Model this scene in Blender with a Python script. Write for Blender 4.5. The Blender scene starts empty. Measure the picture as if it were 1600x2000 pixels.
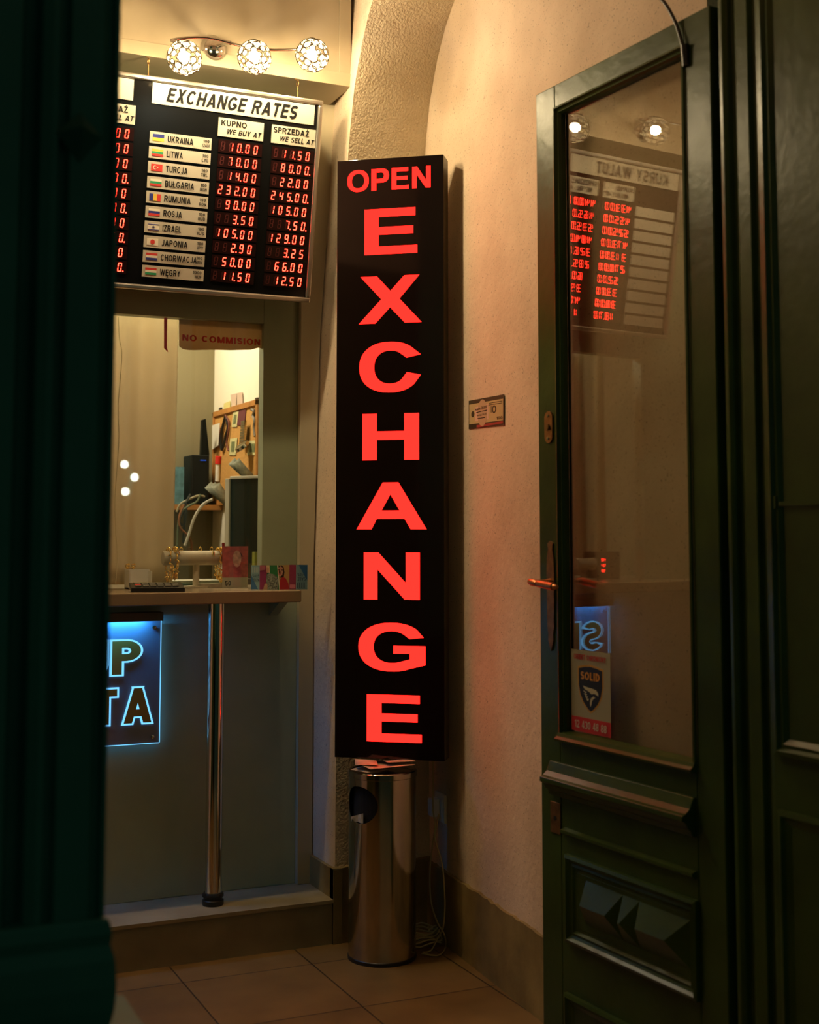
import bpy, bmesh, math, random
from mathutils import Vector, Matrix
random.seed(7)
R = math.radians
sc = bpy.context.scene
COL = sc.collection

# ------------------------------------------------------------------ camera, world, exposure
FPX, PCX, PCY, EYE = 2580.0, 800.0, 830.0, 1.3          # focal length and optical centre in pixels of a 1600 x 2000 frame
PITCH = math.atan((1045 - PCY) / FPX)
YAW = math.atan(FPX / 5628.0)
FW = Vector((math.sin(YAW) * math.cos(PITCH), math.cos(YAW) * math.cos(PITCH), math.sin(PITCH)))
RT = Vector((math.cos(YAW), -math.sin(YAW), 0))
UP = RT.cross(FW)
EYEP = Vector((0, 0, EYE))
cam = bpy.data.objects.new('camera', bpy.data.cameras.new('camera'))
COL.objects.link(cam)
cam.matrix_world = Matrix(((RT.x, UP.x, -FW.x, 0), (RT.y, UP.y, -FW.y, 0), (RT.z, UP.z, -FW.z, EYE), (0, 0, 0, 1)))
cd = cam.data
cd.sensor_fit = 'HORIZONTAL'; cd.sensor_width = 24.0; cd.lens = FPX / 1600 * 24
cd.shift_y = -(1000 - PCY) / 1600
cd.clip_start = 0.05; cd.clip_end = 100
cd.dof.use_dof = True; cd.dof.focus_distance = 4.25; cd.dof.aperture_fstop = 2.6
sc.camera = cam
sc.view_settings.view_transform = 'Standard'; sc.view_settings.look = 'None'
sc.view_settings.exposure = 0.0; sc.view_settings.gamma = 1.0
try: sc.view_settings.use_curve_mapping = False
except Exception: pass
w = bpy.data.worlds.new('world'); sc.world = w; w.use_nodes = True
NIGHT = (0.022, 0.060, 0.040)                              # night sky over the street
bg = w.node_tree.nodes['Background']; bg.inputs[0].default_value = (*NIGHT, 1); bg.inputs[1].default_value = 1.0
LAMP_COL, LAMP_W = (1.0, 0.81, 0.52), 1080.0
BOOTH_COL, BOOTH_W = (1.0, 0.87, 0.62), 76.0
try:
    sc.cycles.use_denoising = True
    sc.cycles.max_bounces = 8; sc.cycles.transparent_max_bounces = 16
    sc.cycles.sample_clamp_indirect = 4.0
    sc.cycles.caustics_reflective = False; sc.cycles.caustics_refractive = False
except Exception: pass

def ray(px, py): return FW + RT * ((px - PCX) / FPX) - UP * ((py - PCY) / FPX)
def aty(px, py, Y):                                        # the point seen at a pixel on the plane y = Y
    d = ray(px, py); return EYEP + d * (Y / d.y)
def atx(px, py, X):
    d = ray(px, py); return EYEP + d * (X / d.x)
def atz(px, py, Z):
    d = ray(px, py); return EYEP + d * ((Z - EYE) / d.z)

# ------------------------------------------------------------------ materials
MATS = {}
def mat(name, col, rough=0.6, metal=0.0, emit=None, es=1.0, bump=0.0, bscale=60.0, var=0.0, vscale=8.0, spec=0.5, coat=0.0):
    if name in MATS: return MATS[name]
    m = bpy.data.materials.new(name); m.use_nodes = True
    nt = m.node_tree; b = nt.nodes['Principled BSDF']
    b.inputs['Base Color'].default_value = (*col, 1); b.inputs['Roughness'].default_value = rough
    b.inputs['Metallic'].default_value = metal; b.inputs['Specular IOR Level'].default_value = spec
    b.inputs['Coat Weight'].default_value = coat
    if emit:
        b.inputs['Emission Color'].default_value = (*emit, 1); b.inputs['Emission Strength'].default_value = es
    if bump or var:
        tc = nt.nodes.new('ShaderNodeTexCoord')
    if bump:
        n = nt.nodes.new('ShaderNodeTexNoise'); n.inputs['Scale'].default_value = bscale; n.inputs['Detail'].default_value = 4
        bp = nt.nodes.new('ShaderNodeBump'); bp.inputs['Strength'].default_value = bump; bp.inputs['Distance'].default_value = 0.01
        nt.links.new(tc.outputs['Object'], n.inputs['Vector']); nt.links.new(n.outputs['Fac'], bp.inputs['Height'])
        nt.links.new(bp.outputs['Normal'], b.inputs['Normal'])
    if var:
        n2 = nt.nodes.new('ShaderNodeTexNoise'); n2.inputs['Scale'].default_value = vscale; n2.inputs['Detail'].default_value = 6
        cr = nt.nodes.new('ShaderNodeValToRGB')
        cr.color_ramp.elements[0].position = 0.3; cr.color_ramp.elements[1].position = 0.7
        cr.color_ramp.elements[0].color = (*[c * (1 - var) for c in col], 1); cr.color_ramp.elements[1].color = (*[min(1, c * (1 + var)) for c in col], 1)
        nt.links.new(tc.outputs['Object'], n2.inputs['Vector']); nt.links.new(n2.outputs['Fac'], cr.inputs['Fac'])
        nt.links.new(cr.outputs['Color'], b.inputs['Base Color'])
    MATS[name] = m; return m
def emis(name, col, s):
    if name in MATS: return MATS[name]
    m = bpy.data.materials.new(name); m.use_nodes = True; nt = m.node_tree
    nt.nodes.clear(); e = nt.nodes.new('ShaderNodeEmission'); o = nt.nodes.new('ShaderNodeOutputMaterial')
    e.inputs[0].default_value = (*col, 1); e.inputs[1].default_value = s
    nt.links.new(e.outputs[0], o.inputs[0]); MATS[name] = m; return m
def glassmat(name, r0, tint=(1, 1, 1), rough=0.0):         # thin clear sheet: see-through with a Fresnel mirror on top
    m = bpy.data.materials.new(name); m.use_nodes = True; nt = m.node_tree; nt.nodes.clear()
    o = nt.nodes.new('ShaderNodeOutputMaterial'); mix = nt.nodes.new('ShaderNodeMixShader')
    t = nt.nodes.new('ShaderNodeBsdfTransparent'); t.inputs[0].default_value = (*tint, 1)
    g = nt.nodes.new('ShaderNodeBsdfGlossy'); g.inputs['Roughness'].default_value = rough; g.inputs[0].default_value = (1, 1, 1, 1)
    lw = nt.nodes.new('ShaderNodeLayerWeight'); lw.inputs[0].default_value = 0.5
    pw = nt.nodes.new('ShaderNodeMath'); pw.operation = 'POWER'; pw.inputs[1].default_value = 5
    mr = nt.nodes.new('ShaderNodeMath'); mr.operation = 'MULTIPLY_ADD'; mr.inputs[1].default_value = 1 - r0; mr.inputs[2].default_value = r0
    nt.links.new(lw.outputs['Facing'], pw.inputs[0]); nt.links.new(pw.outputs[0], mr.inputs[0]); nt.links.new(mr.outputs[0], mix.inputs[0])
    nt.links.new(t.outputs[0], mix.inputs[1]); nt.links.new(g.outputs[0], mix.inputs[2]); nt.links.new(mix.outputs[0], o.inputs[0])
    MATS[name] = m; return m

def plaster(name, col, bscale, bstr, specks=0.5):
    m = bpy.data.materials.new(name); m.use_nodes = True; nt = m.node_tree; b = nt.nodes['Principled BSDF']
    b.inputs['Roughness'].default_value = 0.85; b.inputs['Specular IOR Level'].default_value = 0.2
    g = nt.nodes.new('ShaderNodeNewGeometry')
    n = nt.nodes.new('ShaderNodeTexNoise'); n.inputs['Scale'].default_value = bscale; n.inputs['Detail'].default_value = 5
    n3 = nt.nodes.new('ShaderNodeTexNoise'); n3.inputs['Scale'].default_value = 7; n3.inputs['Detail'].default_value = 3
    ad = nt.nodes.new('ShaderNodeMath'); ad.operation = 'MULTIPLY_ADD'; ad.inputs[1].default_value = 2.0
    bp = nt.nodes.new('ShaderNodeBump'); bp.inputs['Strength'].default_value = bstr; bp.inputs['Distance'].default_value = 0.006 if bstr < .8 else 0.009
    nt.links.new(g.outputs['Position'], n.inputs['Vector']); nt.links.new(g.outputs['Position'], n3.inputs['Vector'])
    nt.links.new(n3.outputs['Fac'], ad.inputs[0]); nt.links.new(n.outputs['Fac'], ad.inputs[2])
    nt.links.new(ad.outputs[0], bp.inputs['Height']); nt.links.new(bp.outputs['Normal'], b.inputs['Normal'])
    # small dark pits in the plaster
    vo = nt.nodes.new('ShaderNodeTexNoise'); vo.inputs['Scale'].default_value = 170; vo.inputs['Detail'].default_value = 2
    cr = nt.nodes.new('ShaderNodeValToRGB'); cr.color_ramp.elements[0].position = 0.28; cr.color_ramp.elements[1].position = 0.36
    k = 1 - specks
    cr.color_ramp.elements[0].color = (*[c * k for c in col], 1); cr.color_ramp.elements[1].color = (*col, 1)
    nt.links.new(g.outputs['Position'], vo.inputs['Vector']); nt.links.new(vo.outputs['Fac'], cr.inputs['Fac'])
    # grime patches
    gr = nt.nodes.new('ShaderNodeTexNoise'); gr.inputs['Scale'].default_value = 3.5; gr.inputs['Detail'].default_value = 8
    c2 = nt.nodes.new('ShaderNodeValToRGB'); c2.color_ramp.elements[0].position = 0.3; c2.color_ramp.elements[1].position = 0.62
    c2.color_ramp.elements[0].color = (0.82, 0.80, 0.78, 1); c2.color_ramp.elements[1].color = (1, 1, 1, 1)
    mx = nt.nodes.new('ShaderNodeMix'); mx.data_type = 'RGBA'; mx.blend_type = 'MULTIPLY'; mx.inputs[0].default_value = 1
    nt.links.new(g.outputs['Position'], gr.inputs['Vector']); nt.links.new(gr.outputs['Fac'], c2.inputs['Fac'])
    nt.links.new(cr.outputs['Color'], mx.inputs[6]); nt.links.new(c2.outputs['Color'], mx.inputs[7])
    nt.links.new(mx.outputs[2], b.inputs['Base Color'])
    MATS[name] = m; return m

WALL = plaster('plaster_wall', (0.75, 0.61, 0.47), 45, 0.3, 0.55)
ROUGH = plaster('rough_plaster', (0.74, 0.63, 0.46), 120, 1.0, 0.12)
CREAM = mat('cream_paint', (0.50, 0.44, 0.31), 0.5, bump=0.04, bscale=20)
FASCIA = mat('fascia_paint', (0.36, 0.29, 0.19), 0.5, bump=0.05, bscale=15, var=0.05)
GREY = mat('grey_green_laminate', (0.30, 0.33, 0.21), 0.45, bump=0.02, bscale=200, var=0.06)
SHELFM = mat('shelf_laminate', (0.30, 0.235, 0.14), 0.25, var=0.08)
GREEN = mat('dark_green_gloss_paint', (0.036, 0.066, 0.013), 0.30, bump=0.12, bscale=25, var=0.3, vscale=5, spec=0.30)
TEAL = mat('dark_teal_door_paint', (0.034, 0.120, 0.096), 0.55, bump=0.08, bscale=20, var=0.2, vscale=4)
STONE = mat('skirting_stone', (0.25, 0.185, 0.07), 0.6, bump=0.15, bscale=30, var=0.3, vscale=9)
CHROME = mat('chrome', (0.75, 0.74, 0.70), 0.10, 1.0)
STEEL = mat('brushed_steel', (0.50, 0.46, 0.38), 0.13, 1.0, var=0.06, vscale=14)
ALU = mat('aluminium', (0.70, 0.68, 0.62), 0.32, 1.0)
BRASS = mat('worn_brass', (0.30, 0.17, 0.07), 0.45, 1.0, var=0.3, vscale=40)
GOLD = mat('gold', (0.95, 0.66, 0.20), 0.18, 1.0)
BLACK = mat('black_plastic', (0.012, 0.012, 0.012), 0.4)
VOID = mat('black_inside', (0.004, 0.004, 0.004), 0.9)
ACRYL = mat('black_acrylic', (0.010, 0.005, 0.005), 0.06, spec=0.6)
BOARDM = mat('black_board_face', (0.006, 0.006, 0.006), 0.12, spec=.3)
WHITE = mat('white_plastic', (0.80, 0.76, 0.66), 0.45)
PLATE = mat('label_plate', (0.52, 0.48, 0.38), 0.5)
INK = mat('black_ink', (0.006, 0.006, 0.006), 0.7, spec=.15)
REDINK = mat('red_ink', (0.75, 0.03, 0.02), 0.6)
PAPER = mat('paper', (0.75, 0.70, 0.58), 0.8)
BANNER = mat('brown_paper', (0.42, 0.30, 0.17), 0.8)
CURT = mat('curtain_fabric', (0.78, 0.67, 0.49), 0.9, bump=0.1, bscale=300)
nt = CURT.node_tree; tr_ = nt.nodes.new('ShaderNodeBsdfTranslucent'); tr_.inputs[0].default_value = (.86, .76, .58, 1); mx_ = nt.nodes.new('ShaderNodeMixShader'); mx_.inputs[0].default_value = .5
nt.links.new(nt.nodes['Principled BSDF'].outputs[0], mx_.inputs[1]); nt.links.new(tr_.outputs[0], mx_.inputs[2]); nt.links.new(mx_.outputs[0], nt.nodes['Material Output'].inputs[0])
nt = BANNER.node_tree; tr_ = nt.nodes.new('ShaderNodeBsdfTranslucent'); tr_.inputs[0].default_value = (.48, .33, .18, 1); mx_ = nt.nodes.new('ShaderNodeMixShader'); mx_.inputs[0].default_value = .5
nt.links.new(nt.nodes['Principled BSDF'].outputs[0], mx_.inputs[1]); nt.links.new(tr_.outputs[0], mx_.inputs[2]); nt.links.new(mx_.outputs[0], nt.nodes['Material Output'].inputs[0])
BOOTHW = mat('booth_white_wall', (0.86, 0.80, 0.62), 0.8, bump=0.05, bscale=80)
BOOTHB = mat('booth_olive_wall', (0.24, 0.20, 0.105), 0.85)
CORK = mat('cork', (0.60, 0.31, 0.075), 0.95, bump=0.3, bscale=250, var=0.15, vscale=160)
WOOD = mat('orange_wood', (0.46, 0.20, 0.045), 0.55, var=0.2, vscale=30)
CRYST = None
GLASS = glassmat('window_glass', 0.05)
DGLASS = glassmat('door_glass', 0.12, (0.90, 0.88, 0.83))
LETTER = emis('lit_red_letter', (1.0, 0.0085, 0.0055), 6.0)
LED = emis('lit_red_segment', (1.0, 0.019, 0.009), 24.0)
LEDOFF = mat('unlit_segment', (0.06, 0.003, 0.002), 0.5)
LEDBACK = mat('led_window', (0.010, 0.0006, 0.0005), 0.35, spec=.3)
BULB = emis('lamp_bulb', LAMP_COL, LAMP_W)
BLUE = emis('blue_led', (0.04, 0.36, 1.0), 90.0)
BLUEEDGE = emis('lit_acrylic_edge', (0.16, 0.55, 1.0), 1.5)
m_ = bpy.data.materials.new('lamp_crystal'); m_.use_nodes = True; nt = m_.node_tree; nt.nodes.clear()
o_ = nt.nodes.new('ShaderNodeOutputMaterial'); mx1 = nt.nodes.new('ShaderNodeMixShader'); mx2 = nt.nodes.new('ShaderNodeMixShader')
tr_ = nt.nodes.new('ShaderNodeBsdfTransparent'); tr_.inputs[0].default_value = (1, 0.95, 0.8, 1)
tl_ = nt.nodes.new('ShaderNodeBsdfTranslucent'); tl_.inputs[0].default_value = (1, 0.92, 0.72, 1)
gl_ = nt.nodes.new('ShaderNodeBsdfGlossy'); gl_.inputs['Roughness'].default_value = 0.1
mx1.inputs[0].default_value = 0.03; mx2.inputs[0].default_value = 0.03
nt.links.new(tr_.outputs[0], mx1.inputs[1]); nt.links.new(tl_.outputs[0], mx1.inputs[2])
nt.links.new(mx1.outputs[0], mx2.inputs[1]); nt.links.new(gl_.outputs[0], mx2.inputs[2]); nt.links.new(mx2.outputs[0], o_.inputs[0])
CRYST = m_
def tilemat():
    m = bpy.data.materials.new('floor_tiles'); m.use_nodes = True; nt = m.node_tree; b = nt.nodes['Principled BSDF']
    g = nt.nodes.new('ShaderNodeNewGeometry'); mp = nt.nodes.new('ShaderNodeMapping')
    mp.inputs['Location'].default_value = (-1.455 + 4.0, -3.485 + 4.0, 0)
    br = nt.nodes.new('ShaderNodeTexBrick'); br.offset = 0; br.inputs['Scale'].default_value = 1.0
    br.inputs['Brick Width'].default_value = 0.40; br.inputs['Row Height'].default_value = 0.40; br.inputs['Mortar Size'].default_value = 0.0028
    br.inputs['Mortar Smooth'].default_value = 0.2
    br.inputs['Color1'].default_value = (0.26, 0.160, 0.058, 1); br.inputs['Color2'].default_value = (0.23, 0.142, 0.050, 1); br.inputs['Mortar'].default_value = (0.06, 0.04, 0.022, 1)
    n = nt.nodes.new('ShaderNodeTexNoise'); n.inputs['Scale'].default_value = 6; n.inputs['Detail'].default_value = 8
    cr = nt.nodes.new('ShaderNodeValToRGB'); cr.color_ramp.elements[0].position = 0.3; cr.color_ramp.elements[1].position = 0.7
    cr.color_ramp.elements[0].color = (0.62, 0.62, 0.6, 1); cr.color_ramp.elements[1].color = (1, 1, 1, 1)
    mx = nt.nodes.new('ShaderNodeMix'); mx.data_type = 'RGBA'; mx.blend_type = 'MULTIPLY'; mx.inputs[0].default_value = 1
    nt.links.new(g.outputs['Position'], mp.inputs['Vector']); nt.links.new(mp.outputs[0], br.inputs['Vector'])
    nt.links.new(g.outputs['Position'], n.inputs['Vector']); nt.links.new(n.outputs['Fac'], cr.inputs['Fac'])
    nt.links.new(br.outputs['Color'], mx.inputs[6]); nt.links.new(cr.outputs['Color'], mx.inputs[7]); nt.links.new(mx.outputs[2], b.inputs['Base Color'])
    b.inputs['Roughness'].default_value = 0.38
    bp = nt.nodes.new('ShaderNodeBump'); bp.inputs['Strength'].default_value = 0.4; bp.inputs['Distance'].default_value = 0.002; bp.invert = True
    nt.links.new(br.outputs['Fac'], bp.inputs['Height']); nt.links.new(bp.outputs['Normal'], b.inputs['Normal'])
    MATS['floor_tiles'] = m; return m
TILES = tilemat()

# ------------------------------------------------------------------ mesh helpers
def poly_data(loops, depth):                               # filled 2D outline (with holes) -> verts, faces in x,y with thickness
    cu = bpy.data.curves.new('tmp', 'CURVE'); cu.dimensions = '2D'; cu.fill_mode = 'BOTH'; cu.extrude = depth / 2
    for lp in loops:
        s = cu.splines.new('POLY'); s.points.add(len(lp) - 1)
        for i, p in enumerate(lp): s.points[i].co = (p[0], p[1], 0, 1)
        s.use_cyclic_u = True
    o = bpy.data.objects.new('tmp', cu); COL.objects.link(o)
    dg = bpy.context.evaluated_depsgraph_get(); me = bpy.data.meshes.new_from_object(o.evaluated_get(dg))
    v = [tuple(x.co) for x in me.vertices]; f = [tuple(p.vertices) for p in me.polygons]
    bpy.data.objects.remove(o); bpy.data.curves.remove(cu); bpy.data.meshes.remove(me)
    return v, f
# a plain sans-serif stroke alphabet: every glyph is bars, slanted bars and arcs; t = stroke, e = extra outline
def glyph(ch, t, e=0.0):
    h = t / 2; P = []
    def V(x, y0, y1): P.append([(x - h - e, y0 - e), (x + h + e, y0 - e), (x + h + e, y1 + e), (x - h - e, y1 + e)])
    def H(y, x0, x1): P.append([(x0 - e, y - h - e), (x1 + e, y - h - e), (x1 + e, y + h + e), (x0 - e, y + h + e)])
    def D(x0, y0, x1, y1):
        L = math.hypot(x1 - x0, y1 - y0); k = (h + e) * L / abs(y1 - y0); s = e * (x1 - x0) / (y1 - y0)
        P.append([(x0 - k - s, y0 - e), (x0 + k - s, y0 - e), (x1 + k + s, y1 + e), (x1 - k + s, y1 + e)])
    def A(cx, cy, rx, ry, a0, a1, n=14):
        n = max(4, int(abs(a1 - a0) / 15)); q = e / max(min(rx, ry), .05) * 57.3 * (1 if a1 > a0 else -1) if abs(a1 - a0) < 359 else 0
        a0 -= q; a1 += q; pt = []
        for i in range(n + 1):
            a = R(a0 + (a1 - a0) * i / n); c, s = math.cos(a), math.sin(a)
            pt.append(((cx + (rx + h + e) * c, cy + (ry + h + e) * s), (cx + (rx - h - e) * c, cy + (ry - h - e) * s)))
        for i in range(n): P.append([pt[i][0], pt[i + 1][0], pt[i + 1][1], pt[i][1]])
    def bowl(x0, w, y0, y1):                                 # right-hand bowl between two heights
        r = (y1 - y0) / 2; xr = w - h - min(r, w * .5); H(y1, x0, xr); H(y0, x0, xr); A(xr, (y0 + y1) / 2, w - h - xr, r, -90, 90)
    w = {'I': t, '.': t * 1.1, '1': .36, 'M': .80, 'W': 1.02, 'O': .76, 'C': .70, 'G': .74, 'A': .72, 'V': .68, 'X': .66, 'Y': .66, 'Z': .60, 'K': .66, 'N': .66, 'H': .64, 'D': .68, 'U': .64, 'R': .66, 'B': .62,
         'P': .60, 'S': .60, 'E': .56, 'F': .52, 'L': .50, 'T': .60, 'J': .48, ' ': .30, '%': .80, '-': .32, 'Ł': .52, 'Ż': .60, 'Ę': .56, 'l': t, 't': .32, 'r': .34}.get(ch, .52)
    if ch in 'EFĘLŁ':
        V(h, 0, 1)
        if ch in 'EFĘ': H(1 - h, h, w); H(.52, h, w * .94)
        if ch != 'F': H(h, h, w)
        if ch == 'Ł': D(-.10, .40, .34, .66)
        if ch == 'Ę': A(w - .10, -.10, .07, .09, 90, 300)
    elif ch == 'A':
        k = t * .54; D(k, 0, w / 2, 1); D(w - k, 0, w / 2, 1); H(.29, w * .22, w * .78)
    elif ch == 'H': V(h, 0, 1); V(w - h, 0, 1); H(.52, h, w - h)
    elif ch == 'I': V(h, 0, 1)
    elif ch == 'K': V(h, 0, 1); D(t + .0, .34, w - t * .7, 1); D(w * .42, .60, w - t * .6, 0)
    elif ch == 'M': V(h, 0, 1); V(w - h, 0, 1); D(h * 1.1, 1, w / 2, 0); D(w - h * 1.1, 1, w / 2, 0)
    elif ch == 'N': V(h, 0, 1); V(w - h, 0, 1); D(h * 1.1, 1, w - h * 1.1, 0)
    elif ch in 'O0': A(w / 2, .5, w / 2 - h, .5 - h, 0, 360)
    elif ch == 'C': A(w / 2, .5, w / 2 - h, .5 - h, 42, 318)
    elif ch == 'G': A(w / 2, .5, w / 2 - h, .5 - h, 42, 330); H(.44, w * .52, w - h); V(w - h, .20, .44)
    elif ch in 'PRB':
        V(h, 0, 1); y = .46 if ch == 'P' else .50; bowl(h, w if ch != 'B' else w * .96, y + (0 if ch != 'P' else h * .4), 1 - h)
        if ch == 'R': D(w * .52, .50, w - t * .6, 0)
        if ch == 'B': bowl(h, w, h, .50)
    elif ch == 'D': V(h, 0, 1); bowl(h, w, h, 1 - h)
    elif ch == 'S': r = (.5 - h) / 2; A(w / 2, 1 - h - r, w / 2 - h, r, 28, 270); A(w / 2, h + r, w / 2 - h, r, 90, -152)
    elif ch == 'T': H(1 - h, 0, w); V(w / 2, 0, 1)
    elif ch in 'UJ':
        r = w / 2 - h; V(w - h, h + r, 1); A(w / 2, h + r, r, r, 0 if ch == 'U' else 0, -180 if ch == 'U' else -165)
        if ch == 'U': V(h, h + r, 1)
    elif ch == 'V': k = t * .54; D(k, 1, w / 2, 0); D(w - k, 1, w / 2, 0)
    elif ch == 'W': k = t * .52; D(k, 1, w * .28, 0); D(w / 2, 1, w * .28, 0); D(w / 2, 1, w * .72, 0); D(w - k, 1, w * .72, 0)
    elif ch == 'X': k = t * .6; D(k, 0, w - k, 1); D(k, 1, w - k, 0)
    elif ch == 'Y': k = t * .6; D(k, 1, w / 2, .42); D(w - k, 1, w / 2, .42); V(w / 2, 0, .46)
    elif ch in 'ZŻ':
        H(1 - h, .02, w - .02); H(h, 0, w); D(t * .7, h, w - t * .7, 1 - h)
        if ch == 'Ż': V(w / 2, 1.08, 1.08 + t)
    elif ch == '1': V(w - h, 0, 1); D(h, .72, w - h, .95)
    elif ch == '2': A(w / 2, .70, w / 2 - h, .30 - h, 165, -35); D(t * .6, h, w - t * .75, .56); H(h, 0, w)
    elif ch == '3': r = (.5 - h) / 2; A(w / 2, 1 - h - r, w / 2 - h, r, 155, -90); A(w / 2, h + r, w / 2 - h, r, 90, -155)
    elif ch == '4': V(w * .72, 0, 1); H(.26, 0, w); D(t * .6, .26, w * .66, 1)
    elif ch == '5': H(1 - h, w * .16, w * .94); D(w * .12, .42, w * .2, 1); A(w / 2, .33, w / 2 - h, .33 - h, 140, -155)
    elif ch == '7': H(1 - h, 0, w); D(w * .3, 0, w - t * .6, 1 - h)
    elif ch == '8': r = (.5 - h) / 2; A(w / 2, 1 - h - r, w * .46 - h, r, 0, 360); A(w / 2, h + r, w / 2 - h, r, 0, 360)
    elif ch == '9': A(w / 2, .66, w / 2 - h, .34 - h, 0, 360); A(w * .5, .5, w / 2 - h, .5 - h, 0, -70)
    elif ch == '%': A(.19, .76, .13, .17, 0, 360); A(.61, .24, .13, .17, 0, 360); D(.24, 0, .56, 1)
    elif ch == '-': H(.38, 0, w)
    elif ch == '.': V(h, 0, t)
    elif ch == 'l': V(h, 0, 1)
    elif ch in 'oaed': A(w / 2, .36, w / 2 - h, .36 - h, 0 if ch != 'e' else 5, 360 if ch != 'e' else 320); (V(w - h, 0, .72) if ch == 'a' else None); (H(.38, h, w - h) if ch == 'e' else None)
    elif ch == 'n': V(h, 0, .72); A(w / 2, .40, w / 2 - h, .32 - h, 0, 180); V(w - h, 0, .42)
    elif ch == 't': V(w * .45, 0, .95); H(.66, 0, w)
    elif ch == 'r': V(h, 0, .72); A(w * .72, .38, w * .5, .30 - h * .2, 80, 150)
    return P, w
def text_data(s, h, width=None, shear=0.0, bold=0.0, depth=0.0006, space=0.12, outline=0.0):   # cap height h, baseline left at origin
    t = .135 + bold; polys = []; x = 0.0
    for ch in s:
        P, w = glyph(ch, t, outline)
        polys += [[(x + a, b) for a, b in p] for p in P]; x += w + space
    nat = x - space
    kx = h if width is None else width / nat
    v = []; f = []
    for k, p in enumerate(polys):
        b = len(v); v += [(px * kx + shear * py * h, py * h, depth / 2 + k * 1.2e-5) for px, py in p]; f.append(tuple(range(b, b + len(p))))
    return v, f

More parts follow.
